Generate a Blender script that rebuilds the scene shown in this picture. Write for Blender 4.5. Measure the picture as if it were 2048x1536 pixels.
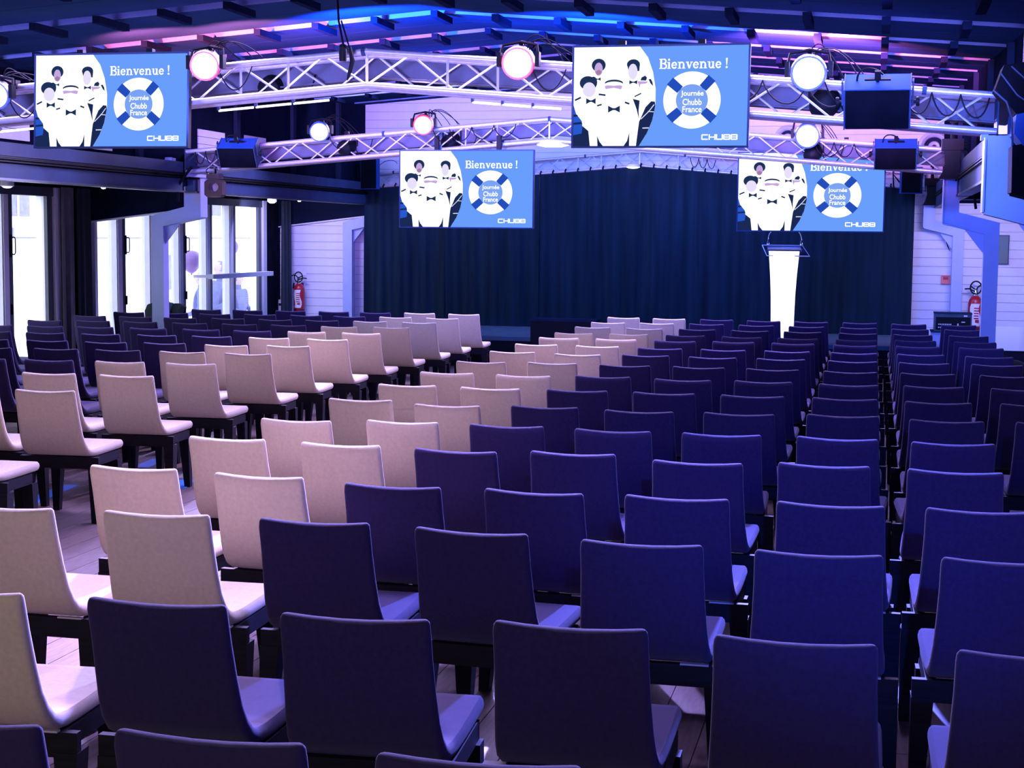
import bpy, math, random
from mathutils import Vector, Matrix, Euler
random.seed(7)
for o in list(bpy.data.objects): bpy.data.objects.remove(o)
C = bpy.context.scene.collection
PI = math.pi
R = math.radians

# ---------------------------------------------------------------- camera
YAW, PIT, ROLL = -.22532, -.094093, .010363
fw = Vector((math.sin(YAW)*math.cos(PIT), math.cos(YAW)*math.cos(PIT), math.sin(PIT)))
rt = Vector((math.cos(YAW), -math.sin(YAW), 0)); up = rt.cross(fw)
rt, up = math.cos(ROLL)*rt+math.sin(ROLL)*up, -math.sin(ROLL)*rt+math.cos(ROLL)*up
cam = bpy.data.cameras.new('camera'); cam.lens = 36*3145.6/2048; cam.sensor_width = 36
cam.clip_start = .05; cam.clip_end = 300
co = bpy.data.objects.new('camera', cam); C.objects.link(co)
M4 = Matrix((rt, up, -fw)).transposed().to_4x4(); M4.translation = Vector((0, 0, 1.93))
co.matrix_world = M4
sc = bpy.context.scene; sc.camera = co
sc.view_settings.view_transform = 'Standard'; sc.view_settings.look = 'None'
sc.view_settings.exposure = 0; sc.view_settings.gamma = 1; sc.view_settings.use_curve_mapping = False

# ---------------------------------------------------------------- world
w = bpy.data.worlds.new('sky'); sc.world = w; w.use_nodes = True
bg = w.node_tree.nodes['Background']; bg.inputs[0].default_value = (.80, .84, 1, 1); bg.inputs[1].default_value = 4.5

# ---------------------------------------------------------------- lights (added area fills, stage spots)
def area(name, loc, size, sy, energy, col, target=None, spread=180):
    l = bpy.data.lights.new(name, 'AREA'); l.shape = 'RECTANGLE'; l.size = size; l.size_y = sy
    l.energy = energy; l.color = col; l.spread = R(spread)
    o = bpy.data.objects.new(name, l); C.objects.link(o); o.location = loc
    if target is not None:
        o.rotation_euler = (Vector(target)-Vector(loc)).to_track_quat('-Z', 'Y').to_euler()
    return o
def spot(name, loc, target, energy, col, angle, blend=.5, rad=.06):
    l = bpy.data.lights.new(name, 'SPOT'); l.energy = energy; l.color = col; l.spot_size = R(angle)
    l.spot_blend = blend; l.shadow_soft_size = rad
    o = bpy.data.objects.new(name, l); C.objects.link(o); o.location = loc
    o.rotation_euler = (Vector(target)-Vector(loc)).to_track_quat('-Z', 'Y').to_euler()
    return o
LAV = (.60, .55, 1)
#@LIGHTS
area('house_light', (-4.5, -1.5, 3.05), 7, 1.5, 145, (1, .80, .62), (-5.0, 9, 0.5))  # unseen warm fill added behind the camera for the chair backs
for yy, ee in ((7.5, 330), (11.0, 340), (15.5, 360), (20.5, 360)):
    area('house_light', (-3.7, yy, 3.45 if yy < 12 else 3.6), 8, 1.0, ee*1.75, (.52, .40, 1), (-3.7, yy-2.6, 0), 125)  # unseen overhead fills added to brighten the seat tops
area('house_light', (-3.7, 22.9, 4.1), 9, 1.0, 190, (.38, .35, 1), (-3.7, 25.6, 2.2))  # unseen fill added to brighten the back wall
area('house_light', (-3.7, 8.3, 2.75), 9, .4, 55, (.30, .30, 1), (-3.7, 11.4, 3.02), 20)  # unseen fill added to light the front of the nearest truss
area('house_light', (-3.7, 15.4, 2.95), 9, .4, 70, (.30, .32, 1), (-3.7, 18.2, 3.08), 22)  # same for the second truss, also an added fill
area('house_light', (-9.3, 23.6, 2.44), .8, .4, 60, (.46, .42, 1), (-9.2, 25.5, 1.0))  # area standing for the left aisle downlights
area('house_light', (1.5, 23.0, 2.44), 1.2, .4, 90, (.46, .42, 1), (1.4, 25.5, 1.2))  # unseen fill added to brighten the white boards on the right
spot('spot_beam', (.6, -1.2, 2.95), (-.35, 8.0, .6), 1900, (.012, .11, 1), 21, 1)
spot('spot_beam', (-1.2, 3.5, 3.1), (1.35, 18.0, 1.9), 6000, (.06, .17, 1), 18, .9)
spot('spot_beam', (-4.9, 10.9, 3.15), (-4.2, 3.0, .8), 2400, (.9, .55, 1), 62, .8)
spot('spot_beam', (-2.5, 10.85, 3.12), (-2.4, 3.0, .8), 4200, (.42, .30, 1), 66, .8)
spot('spot_beam', (-.48, 10.85, 3.02), (.1, 3.0, .8), 7800, (.14, .16, 1), 66, .8)
spot('spot_beam', (-6.4, 17.6, 3.1), (-6.6, 9.5, .6), 1800, (.45, .4, 1), 66, .8)
spot('spot_beam', (-5.15, 17.6, 3.15), (-4.6, 9.5, .6), 1600, (.9, .6, 1), 66, .8)
spot('spot_beam', (-.77, 17.6, 3.02), (-.6, 9.5, .6), 2400, (.22, .2, 1), 66, .8)
spot('spot_beam', (-.3, 8.9, 3.35), (.1, 10.95, 2.85), 110, (.03, .12, 1), 60, .9)  # unseen blue spot added to colour the big speaker
spot('spot_beam', (-4.2, 9.0, 3.1), (-8.5, 18.4, 1.8), 1800, (.16, .20, 1), 12, .9)
# up-lights on the roof panels
spot('spot_beam', (-6.1, 11.95, 2.95), (-6.1, 13.2, 3.62), 900, (1, .14, .20), 75, .8)
spot('spot_beam', (-5.2, 11.95, 3.0), (-5.4, 13.8, 3.72), 1300, (1, .16, .22), 70, .8)
spot('spot_beam', (-4.2, 12.1, 3.15), (-4.3, 14.0, 3.8), 2600, (.01, .10, 1), 95, .8)
spot('spot_beam', (-2.3, 12.1, 3.12), (-2.2, 14.0, 3.76), 2200, (.01, .10, 1), 90, .8)
spot('spot_beam', (-.75, 12.6, 3.1), (-.62, 14.0, 3.66), 4200, (.95, .20, .9), 56, .7)
spot('spot_beam', (-.35, 12.9, 3.15), (-.2, 14.2, 3.64), 900, (1, .10, .16), 60, .6)
spot('spot_beam', (-5.0, 17.2, 3.1), (-4.9, 16.5, 4), 120, (.05, .1, 1), 120, .6)
# stage
area('stage_wash', (-4.0, 23.0, 3.2), 6, .5, 150, (.03, .22, .9), (-4, 25.0, .4))  # unseen area added to wash stage and curtain in teal

# ---------------------------------------------------------------- materials
def mat(name, col, rough=.6, metal=0, bump=None, var=0, sheen=0, emit=None, es=1, spec=.5, grain=None, trans=0):
    m = bpy.data.materials.new(name); m.use_nodes = True; nt = m.node_tree; b = nt.nodes['Principled BSDF']
    b.inputs['Base Color'].default_value = (*col, 1); b.inputs['Roughness'].default_value = rough
    b.inputs['Metallic'].default_value = metal; b.inputs['Specular IOR Level'].default_value = spec
    if sheen:
        b.inputs['Sheen Weight'].default_value = sheen; b.inputs['Sheen Roughness'].default_value = .45
        b.inputs['Sheen Tint'].default_value = (1, 1, 1, 1)
    tc = nt.nodes.new('ShaderNodeTexCoord')
    if var:
        n = nt.nodes.new('ShaderNodeTexNoise'); n.inputs['Scale'].default_value = grain[0] if grain else 6
        n.inputs['Detail'].default_value = 5
        mp = nt.nodes.new('ShaderNodeMapping'); mp.inputs['Scale'].default_value = grain[1] if grain else (1, 1, 1)
        r = nt.nodes.new('ShaderNodeValToRGB')
        r.color_ramp.elements[0].color = tuple(c*(1-var) for c in col)+(1,)
        r.color_ramp.elements[1].color = tuple(min(1, c*(1+var)) for c in col)+(1,)
        r.color_ramp.elements[0].position = .3; r.color_ramp.elements[1].position = .7
        nt.links.new(tc.outputs['Object'], mp.inputs[0]); nt.links.new(mp.outputs[0], n.inputs[0])
        nt.links.new(n.outputs[0], r.inputs[0]); nt.links.new(r.outputs[0], b.inputs['Base Color'])
    if bump:
        n2 = nt.nodes.new('ShaderNodeTexNoise'); n2.inputs['Scale'].default_value = bump[0]; n2.inputs['Detail'].default_value = 3
        bp = nt.nodes.new('ShaderNodeBump'); bp.inputs['Strength'].default_value = bump[1]; bp.inputs['Distance'].default_value = .002
        nt.links.new(tc.outputs['Object'], n2.inputs[0]); nt.links.new(n2.outputs[0], bp.inputs['Height'])
        nt.links.new(bp.outputs[0], b.inputs['Normal'])
    if emit:
        b.inputs['Emission Color'].default_value = (*emit, 1); b.inputs['Emission Strength'].default_value = es
    return m
def emis(name, col, s=1.0):
    m = bpy.data.materials.new(name); m.use_nodes = True; nt = m.node_tree; nt.nodes.clear()
    e = nt.nodes.new('ShaderNodeEmission'); e.inputs[0].default_value = (*col, 1); e.inputs[1].default_value = s
    o = nt.nodes.new('ShaderNodeOutputMaterial'); nt.links.new(e.outputs[0], o.inputs[0]); return m
def glassmat(name, tint=(1, 1, 1), refl=.06):
    m = bpy.data.materials.new(name); m.use_nodes = True; nt = m.node_tree; nt.nodes.clear()
    t = nt.nodes.new('ShaderNodeBsdfTransparent'); t.inputs[0].default_value = (*tint, 1)
    g = nt.nodes.new('ShaderNodeBsdfGlossy'); g.inputs['Roughness'].default_value = .03
    lw = nt.nodes.new('ShaderNodeLayerWeight'); p = nt.nodes.new('ShaderNodeMath'); p.operation = 'POWER'; p.inputs[1].default_value = 5
    f = nt.nodes.new('ShaderNodeMath'); f.operation = 'MULTIPLY_ADD'; f.inputs[1].default_value = .8; f.inputs[2].default_value = refl*.5
    nt.links.new(lw.outputs['Facing'], p.inputs[0]); nt.links.new(p.outputs[0], f.inputs[0])
    mx = nt.nodes.new('ShaderNodeMixShader'); o = nt.nodes.new('ShaderNodeOutputMaterial')
    nt.links.new(f.outputs[0], mx.inputs[0]); nt.links.new(t.outputs[0], mx.inputs[1]); nt.links.new(g.outputs[0], mx.inputs[2])
    nt.links.new(mx.outputs[0], o.inputs[0]); return m
#@MATS
M = dict(
 cream=mat('cream_fabric', (.66, .575, .43), .9, var=.06, bump=(900, .35), sheen=.22, spec=.15, grain=(60, (1, 1, 1))),
 plum=mat('plum_fabric', (.034, .025, .090), .9, var=.12, bump=(900, .4), sheen=.14, spec=.12, grain=(60, (1, 1, 1))),
 frame=mat('black_wood', (.010, .010, .016), .6, spec=.15, var=.3, grain=(8, (1, 1, 8))),
 plank=mat('floor_wood', (.12, .085, .08), .42, var=.35, grain=(9, (6, .7, 1)), bump=(30, .2)),
 subfloor=mat('subfloor', (.03, .025, .03), .8, var=.2),
 siding=mat('white_boards', (.74, .72, .82), .55, var=.03, bump=(40, .1)),
 sidingback=mat('wall_backing', (.34, .33, .42), .9, var=.05),
 alu=mat('brushed_aluminium', (.58, .55, .68), .34, .4, var=.08, grain=(30, (1, 1, 1))),
 alud=mat('aluminium_brace', (.60, .59, .70), .35, .35, var=.05),
 steel=mat('pale_painted_steel', (.36, .42, .72), .5, var=.05, grain=(4, (1, 1, 1))),
 steeld=mat('grey_painted_steel', (.035, .06, .14), .6, 0, spec=.12, var=.15, grain=(3, (1, 1, 1))),
 rafter=mat('grey_rafter', (.09, .09, .15), .6, spec=.2, var=.12, grain=(5, (1, 1, 1))),
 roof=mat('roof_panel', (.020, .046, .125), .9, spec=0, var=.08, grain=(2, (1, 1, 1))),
 rooflight=mat('roof_deck', (.04, .08, .18), .9, spec=0, var=.08, grain=(2, (1, 1, 1))),  # lighter than the panels: the blue-lit gap is put into the colour
 riser=mat('pale_panel_edge', (.22, .27, .55), .8, var=.06, spec=0),  # up-light on the panel edges painted as a paler colour
 roofblk=mat('roof_bracket', (.010, .016, .045), .9, spec=0, var=.1),
 dark=mat('dark_panel', (.008, .012, .030), .9, spec=0, var=.2, grain=(2, (1, 1, 1))),
 dark2=mat('dark_grey_panel', (.020, .028, .060), .9, spec=0, var=.15),
 darkwall=mat('dark_wall', (.010, .012, .024), .9, spec=0, var=.2),
 drape=mat('dark_drape', (.012, .022, .032), .9, var=.2, sheen=.1),
 greydrape=mat('grey_drape', (.10, .10, .12), .9, var=.2, sheen=.2),
 velvet=mat('navy_velvet', (.0065, .0165, .031), .95, var=.3, sheen=.04, spec=.1, grain=(3, (3, 1, .2)), bump=(200, .2)),
 stage=mat('stage_carpet', (.06, .085, .12), .85, var=.2, bump=(300, .3)),
 stageedge=mat('stage_edge', (.04, .10, .16), .4, var=.1),
 black=mat('black_plastic', (.005, .006, .010), .55, var=.2, spec=.12),
 blackgrille=mat('speaker_grille', (.003, .004, .009), .8, spec=.04, var=.3, bump=(500, .5)),
 bluebox=mat('speaker_shell', (.02, .07, .30), .7, spec=.05, var=.08),  # black shells, with the blue stage light put into their colour
 cable=mat('black_cable', (.006, .006, .010), .6, spec=.1, var=.1),
 ceramic=mat('white_plastic', (.8, .8, .82), .35, var=.02),
 winframe=mat('white_window_frame', (.62, .63, .70), .4, var=.04),
 windark=mat('dark_window_frame', (.045, .055, .075), .4, var=.1),
 chrome=mat('chrome', (.7, .7, .75), .15, 1, var=.03),
 red=mat('red_paint', (.42, .010, .030), .3, var=.05),
 reddark=mat('dark_red_base', (.10, .005, .02), .4, var=.05),
 callred=mat('orange_red_plastic', (.85, .16, .12), .4, var=.03),
 label=mat('white_label', (.8, .78, .85), .5, var=.02),
 brown=mat('bronze_housing', (.10, .055, .06), .35, .3, var=.2),
 perspex=glassmat('clear_perspex', (.72, .74, .9)),
 pane=glassmat('window_glass', (.97, .98, 1)),
 lecternglow=mat('white_lit_perspex', (.9, .9, .92), .3, var=.01, emit=(1, .98, 1), es=1.1),
 lens_pink=emis('lens_pink', (1, .80, .86), 5), lens_blue=emis('lens_blue', (.80, .86, 1), 5),
 glow_red=mat('red_glass_rim', (.35, .02, .05), .3, var=.02, emit=(1, .05, .12), es=.9),  # red light of the lamp on its rim, painted as glow
 glow_blue=mat('blue_glass_rim', (.02, .05, .35), .3, var=.02, emit=(.01, .06, 1), es=.9),  # likewise the blue lamps' own light, painted on the rim
 tube=emis('lit_tube', (1, .97, 1), 2.2), lampdisc=emis('lamp_disc', (1, 1, 1), 2.5),
 teal=mat('teal_scarf', (.02, .09, .13), .9, var=.3), coat=mat('dark_coat', (.012, .02, .03), .9, var=.3),
 sign=mat('grey_green_sign', (.10, .17, .20), .5, var=.05),
 rackface=mat('rack_face', (.03, .07, .10), .35, var=.2),
 facade=mat('white_facade', (.85, .85, .9), .8, var=.01), outglass=mat('blue_shop_window', (.20, .20, .36), .5, var=.2),
 outground=mat('pale_paving', (.8, .8, .85), .8, var=.02),
 balloon=mat('purple_balloon', (.14, .07, .26), .35, var=.03), ocoat=mat('blue_grey_coat', (.12, .14, .33), .8, var=.15),
 oskin=mat('skin', (.45, .36, .45), .6, var=.02), ohair=mat('grey_hair', (.2, .2, .38), .8, var=.1),
 gaffer=mat('blue_floor_tape', (.05, .25, .8), .5, var=.1),  # colour of the blue light patches painted on the floor
)
#@ENDMATS
SC = dict(blue=emis('screen_blue', (.14, .34, .98)), white=emis('screen_white', (1, 1, 1.02), 1.15), patch=emis('screen_deep_blue', (.017, .075, .50)),
 navy=emis('screen_navy', (.010, .022, .09)), water=emis('screen_water', (.02, .10, .62)), hair=emis('screen_hair', (.012, .03, .10)),
 skin=emis('screen_skin', (.36, .20, .38)), pale=emis('screen_pale', (.80, .74, .98)), shade=emis('screen_shade', (.55, .38, .75)),
 core=emis('screen_core', (.20, .37, .92)), line=emis('screen_line', (.75, .82, 1)))

# ---------------------------------------------------------------- mesh helpers
class MB:
    def __init__(s): s.v = []; s.f = []
    def add(s, vs, fs):
        n = len(s.v); s.v += [tuple(v) for v in vs]; s.f += [tuple(i+n for i in f) for f in fs]; return s
    def box(s, x0, x1, y0, y1, z0, z1, m=None):
        vs = [Vector((x, y, z)) for x in (x0, x1) for y in (y0, y1) for z in (z0, z1)]
        if m is not None: vs = [m @ v for v in vs]
        return s.add(vs, [(0, 1, 3, 2), (4, 6, 7, 5), (0, 4, 5, 1), (2, 3, 7, 6), (0, 2, 6, 4), (1, 5, 7, 3)])
    def cbox(s, c, d, rot=(0, 0, 0)):
        m = Matrix.Translation(c) @ Euler([R(a) for a in rot]).to_matrix().to_4x4()
        return s.box(-d[0]/2, d[0]/2, -d[1]/2, d[1]/2, -d[2]/2, d[2]/2, m)
    def tube(s, pts, r, n=8, caps=True):
        pts = [Vector(p) for p in pts]; rs = r if isinstance(r, (list, tuple)) else [r]*len(pts)
        k = len(s.v); prev = None
        for i, p in enumerate(pts):
            d = (pts[min(i+1, len(pts)-1)]-pts[max(i-1, 0)]).normalized()
            a = prev if prev is not None else (Vector((0, 0, 1)) if abs(d.z) < .9 else Vector((1, 0, 0)))
            u = (a-d*a.dot(d)).normalized(); v = d.cross(u); prev = u
            for j in range(n):
                t = 2*PI*j/n; s.v.append(tuple(p+rs[i]*(math.cos(t)*u+math.sin(t)*v)))
        for i in range(len(pts)-1):
            for j in range(n):
                a = k+i*n+j; b = k+i*n+(j+1) % n; s.f.append((a, b, b+n, a+n))
        if caps:
            s.f.append(tuple(k+j for j in range(n))[::-1]); s.f.append(tuple(k+(len(pts)-1)*n+j for j in range(n)))
        return s
    def lathe(s, prof, n=20, m=None):      # prof: (r, z) along local Z
        vs = []; fs = []
        for r, z in prof:
            for j in range(n):
                t = 2*PI*j/n; v = Vector((r*math.cos(t), r*math.sin(t), z)); vs.append(m @ v if m is not None else v)
        for i in range(len(prof)-1):
            for j in range(n):
                a = i*n+j; b = i*n+(j+1) % n; fs.append((a, b, b+n, a+n))
        if prof[0][0] > 1e-5: fs.append(tuple(range(n))[::-1])
        if prof[-1][0] > 1e-5: fs.append(tuple((len(prof)-1)*n+j for j in range(n)))
        return s.add(vs, fs)
    def prism(s, poly, y0, y1, ax='y'):    # poly of (x,z) extruded along y (or (y,z) along x)
        n = len(poly)
        f = (lambda a, b, t: (a, t, b)) if ax == 'y' else ((lambda a, b, t: (t, a, b)) if ax == 'x' else (lambda a, b, t: (a, b, t)))
        vs = [f(a, b, y0) for a, b in poly]+[f(a, b, y1) for a, b in poly]
        return s.add(vs, [tuple(range(n)), tuple(range(2*n-1, n-1, -1))]+[(i, i+n, (i+1) % n+n, (i+1) % n) for i in range(n)])
    def mesh(s, name, mt, smooth=False):
        me = bpy.data.meshes.new(name); me.from_pydata(s.v, [], s.f)
        import bmesh
        b = bmesh.new(); b.from_mesh(me); bmesh.ops.recalc_face_normals(b, faces=b.faces); b.to_mesh(me); b.free()
        me.materials.append(mt)
        if smooth:
            me.shade_smooth() if hasattr(me, 'shade_smooth') else None
            try: me.set_sharp_from_angle(angle=R(40))
            except Exception: pass
        return me
def wloc(o):
    p = Vector((0, 0, 0))
    while o: p += o.location; o = o.parent
    return p
def link(name, me, parent=None, label=None, loc=None):
    o = bpy.data.objects.new(name, me); C.objects.link(o)
    if parent: o.parent = parent
    if loc is not None: o.location = loc
    if label: o['label'] = label
    return o
def P(name, mb, mt, parent, smooth=False, label=None, local=False):
    """part of a thing; mesh given in world coordinates unless local"""
    if not local:
        w0 = wloc(parent); mb.v = [(a-w0.x, b-w0.y, c-w0.z) for a, b, c in mb.v]
    return link(name, mb.mesh(name, mt, smooth), parent, label)
def T(name, label, cat, loc=(0, 0, 0), group=None, rz=0):
    o = bpy.data.objects.new(name, None); C.objects.link(o); o.location = loc; o.rotation_euler = (0, 0, rz)
    o.empty_display_size = .1; o['label'] = label; o['category'] = cat
    if group: o['group'] = group
    return o
def S(name, mb, mt, smooth=False, kind='structure'):
    o = link(name, mb.mesh(name, mt, smooth)); o['kind'] = kind; return o
def SE(name, loc=(0, 0, 0)):
    o = bpy.data.objects.new(name, None); C.objects.link(o); o.location = loc; o['kind'] = 'structure'; return o
def curve(p0, p1, p2, p3, n=12):
    p0, p1, p2, p3 = map(Vector, (p0, p1, p2, p3))
    return [(1-t)**3*p0+3*(1-t)**2*t*p1+3*(1-t)*t*t*p2+t**3*p3 for t in [i/n for i in range(n+1)]]

# ---------------------------------------------------------------- room shell
XL, XR, YB, YF = -9.95, 2.51, 25.5, -2.5
RX = -3.72
def roofz(x, y): return 3.84+.05*(max(y, 7.0)-13.2)-.078*abs(x-RX)
def tz(x): return 3.278-.081*abs(x-RX)          # top chord of the lighting trusses
fl = SE('floor')
P('floor_slab', MB().box(XL-.2, XR+.2, YF, YB+.2, -.25, -.014), M['subfloor'], fl)
nw = 72; pw = (XR-XL)/nw; L0 = 7.0
pm = MB().box(0, pw-.004, 0, L0-.005, -.014, 0).mesh('floor_plank', M['plank'])
for i in range(nw):
    off = (i*2.63) % L0
    for k in range(5):
        y = YF-off+k*L0
        if y > YB-.1 or y+L0 < YF+.1: continue
        y0 = max(y, YF); y1 = min(y+L0, YB)
        o = link('floor_plank', pm, fl, loc=(XL+i*pw, y0, 0)); o.scale = (1, (y1-y0)/L0, 1)
# back wall: horizontal white boards on a dark backing
wb = SE('wall_back')
P('wall_backing', MB().box(XL-.2, XR+.2, YB+.02, YB+.25, 0, 5), M['sidingback'], wb)
bm_ = MB().box(XL, XR, YB, YB+.02, .003, .1335)
bme = bm_.mesh('siding_board', M['siding'])
k = 0
while .02+k*.1365 < 4.45:
    link('siding_board', bme, wb, loc=(0, (k % 3)*.0015, .015+k*.1365)); k += 1
wl = SE('wall_left')
P('wall_panel', MB().box(XL-.2, XL, YF, 13.2, 0, 2.6).box(XL-.2, XL, 17.9, 18.81, 0, 2.6).box(XL-.2, XL, 24.72, YB+.2, 0, 2.6)
  .box(XL-.2, XL, 13.2, YB, 2.46, 2.6), M['darkwall'], wl)
P('wall_plinth', MB().box(XL-.2, XL+.02, 13.2, 17.9, 0, .06).box(XL-.2, XL+.02, 18.81, 24.72, 0, .06), M['windark'], wl)
S('wall_right', MB().box(XR, XR+.2, YF, YB+.2, 0, 3), M['siding'])
S('wall_front', MB().box(XL-.2, XR+.2, YF-.2, YF, 0, 4.5), M['dark2'])
# side-aisle ceilings and the clerestory above the long beams
S('ceiling', MB().box(XL-.2, -8.36, YF, YB, 2.50, 2.58).box(.92, XR+.2, YF, YB, 2.50, 2.58), M['dark'])
cl = SE('wall_clerestory_left')
P('clerestory_panel', MB().prism([(YF, 2.5), (YB, 2.5), (YB, 4.2), (7.0, 3.27), (YF, 3.27)], -8.50, -8.42, 'x'), M['dark'], cl)
for (a, b, z0, z1) in ((13.9, 14.62, 2.83, 3.17), (15.2, 16.4, 2.83, 3.2), (18.74, 19.56, 2.96, 3.24), (20.25, 21.0, 2.96, 3.26)):
    n = int((z1-z0)/.085)
    for q in range(n):
        P('siding_board', MB().box(-8.42, -8.40, a, b, z0+q*(z1-z0)/n, z0+(q+1)*(z1-z0)/n-.006), M['siding'], cl)
for y in (12.6, 14.8, 17.0, 19.9, 22.0, 24.0):
    P('clerestory_post', MB().box(-8.42, -8.37, y, y+.12, 2.79, roofz(-8.3, y)-.02), M['dark2'], cl)
cr = SE('wall_clerestory_right')
P('clerestory_panel', MB().prism([(YF, 2.5), (YB, 2.5), (YB, 4.2), (7.0, 3.27), (YF, 3.27)], .98, 1.06, 'x'), M['dark'], cr)
for y in (8.6, 10.0, 12.6, 14.8, 17.0, 19.9, 22.0):
    P('clerestory_post', MB().box(.93, .98, y, y+.07, 2.79, roofz(.98, y)-.02), M['dark2'], cr)
# roof: raised deck, wide panels in pairs, gaps with little brackets
rf = SE('roof')
for sx in (-1, 1):
    xe = -8.5 if sx < 0 else 1.06
    for ya, yb in ((YF-.2, 7.0), (7.0, YB+.2)):
        vs = [(RX, ya, roofz(RX, ya)+.10), (xe, ya, roofz(xe, ya)+.10), (xe, yb, roofz(xe, yb)+.10), (RX, yb, roofz(RX, yb)+.10)]
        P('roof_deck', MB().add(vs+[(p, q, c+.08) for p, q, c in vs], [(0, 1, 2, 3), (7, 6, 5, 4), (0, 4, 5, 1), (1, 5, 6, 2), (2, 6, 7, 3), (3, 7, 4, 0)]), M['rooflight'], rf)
def panel(y0, y1):
    for sx in (-1, 1):
        xe = -8.42 if sx < 0 else .98
        b = [(RX, y0, roofz(RX, y0)), (xe, y0, roofz(xe, y0)), (xe, y1, roofz(xe, y1)), (RX, y1, roofz(RX, y1))]
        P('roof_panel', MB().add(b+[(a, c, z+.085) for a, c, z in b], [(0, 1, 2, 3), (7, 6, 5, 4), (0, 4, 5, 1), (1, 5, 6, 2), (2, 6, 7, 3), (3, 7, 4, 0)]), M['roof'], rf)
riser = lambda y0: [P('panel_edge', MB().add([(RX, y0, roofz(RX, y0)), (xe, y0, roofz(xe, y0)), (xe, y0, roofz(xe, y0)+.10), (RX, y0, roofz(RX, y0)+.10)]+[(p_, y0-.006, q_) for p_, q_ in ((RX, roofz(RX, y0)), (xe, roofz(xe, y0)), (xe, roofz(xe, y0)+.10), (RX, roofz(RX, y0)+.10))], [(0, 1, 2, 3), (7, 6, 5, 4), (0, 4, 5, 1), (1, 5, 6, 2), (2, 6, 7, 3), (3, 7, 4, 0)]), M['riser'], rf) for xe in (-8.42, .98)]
y = 11.22-1.91*6
brm = MB().box(-.03, .03, 0, .50, -.055, .0).mesh('roof_bracket', M['roofblk'])
while y < YB:
    a = max(y+.34, YF); mm = y+.34+.80; b = min(y+1.91, YB)
    if b > a:
        if mm > a: panel(a, min(mm, b)-.006); riser(a)
        if b > mm: panel(max(mm, a)+.006, b)
    if 8 < y < 24:
        x = -8.0
        while x < .9:
            o = link('roof_bracket', brm, rf, loc=(x, y-.02, roofz(x, y)-.005)); x += .535
    y += 1.91

# windows on the left
def window(name, y0, y1, glass, stiles, handles):
    wn = SE(name, (XL, (y0+y1)/2, 0))
    P('window_frame', MB().box(XL-.12, XL+.05, y0, y1, 2.35, 2.46), M['windark'], wn)
    P('window_frame', MB().box(XL-.12, XL+.05, y0, y0+.07, .06, 2.36), M['winframe'], wn)
    P('window_frame', MB().box(XL-.015, XL+.03, y1-.26, y1-.14, .06, 2.36), M['windark'], wn)
    P('window_frame', MB().box(XL-.12, XL-.015, y1-.26, y1-.14, .06, 2.36), M['facade'], wn)
    P('window_frame', MB().box(XL-.12, XL+.07, y1-.14, y1, .06, 2.46), M['winframe'], wn)
    P('window_frame', MB().box(XL-.12, XL+.04, y0, y1, .06, .16), M['winframe'], wn)
    P('window_reveal', MB().box(XL-.2, XL-.12, y1-.012, y1+.002, .06, 2.46).box(XL-.2, XL-.12, y0-.002, y0+.012, .06, 2.46), M['facade'], wn)
    for a, b in glass: P('glass_pane', MB().box(XL-.05, XL-.044, a, b, .14, 2.37), M['pane'], wn)
    for a, b in stiles:
        P('door_stile', MB().box(XL-.09, XL+.03, a, a+(b-a)*.6, .08, 2.36).box(XL-.07, XL+.045, a+.02, a+.06, .08, 2.36), M['winframe'], wn)
        P('door_stile', MB().box(XL-.09, XL+.02, a+(b-a)*.6, b, .08, 2.36), M['windark'], wn)
    for yh, z in handles:
        P('door_handle', MB().tube([(XL+.02, yh, z+.1), (XL+.075, yh, z+.1), (XL+.085, yh, z+.08), (XL+.085, yh, z-.08), (XL+.075, yh, z-.1), (XL+.02, yh, z-.1)], .008, 6), M['black'], wn, True)
        P('lock_plate', MB().box(XL+.02, XL+.035, yh-.02, yh+.02, z-.13, z+.13), M['black'], wn)
        for zz in (.55, 1.0): P('hinge', MB().box(XL+.02, XL+.04, yh-.015, yh+.015, zz-.06, zz+.06), M['black'], wn)
    return wn
window('window_1', 13.2, 17.9, [(13.3, 15.3), (15.5, 16.6), (16.85, 17.66)], [(15.3, 15.5), (16.6, 16.85)], [(16.8, 1.75)])
window('window_2', 18.81, 24.72, [(18.86, 19.46), (19.72, 20.45), (20.55, 21.39), (21.64, 22.36), (22.60, 23.25), (23.50, 24.5)],
       [(19.45, 19.73), (20.44, 20.56), (21.38, 21.65), (22.35, 22.61), (23.24, 23.52)], [(19.72, 1.75), (21.64, 1.75)])
t = T('handrail', 'long white box rail fixed across the glass doors beside the far dark drape', 'rail', (-9.6, 22.8, 1.25))
P('rail_bar', MB().box(-9.66, -9.56, 21.8, 24.2, 1.24, 1.31), M['winframe'], t)
for yy in (21.9, 24.1): P('bracket', MB().box(-9.93, -9.6, yy, yy+.05, 1.255, 1.295), M['winframe'], t)

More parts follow.
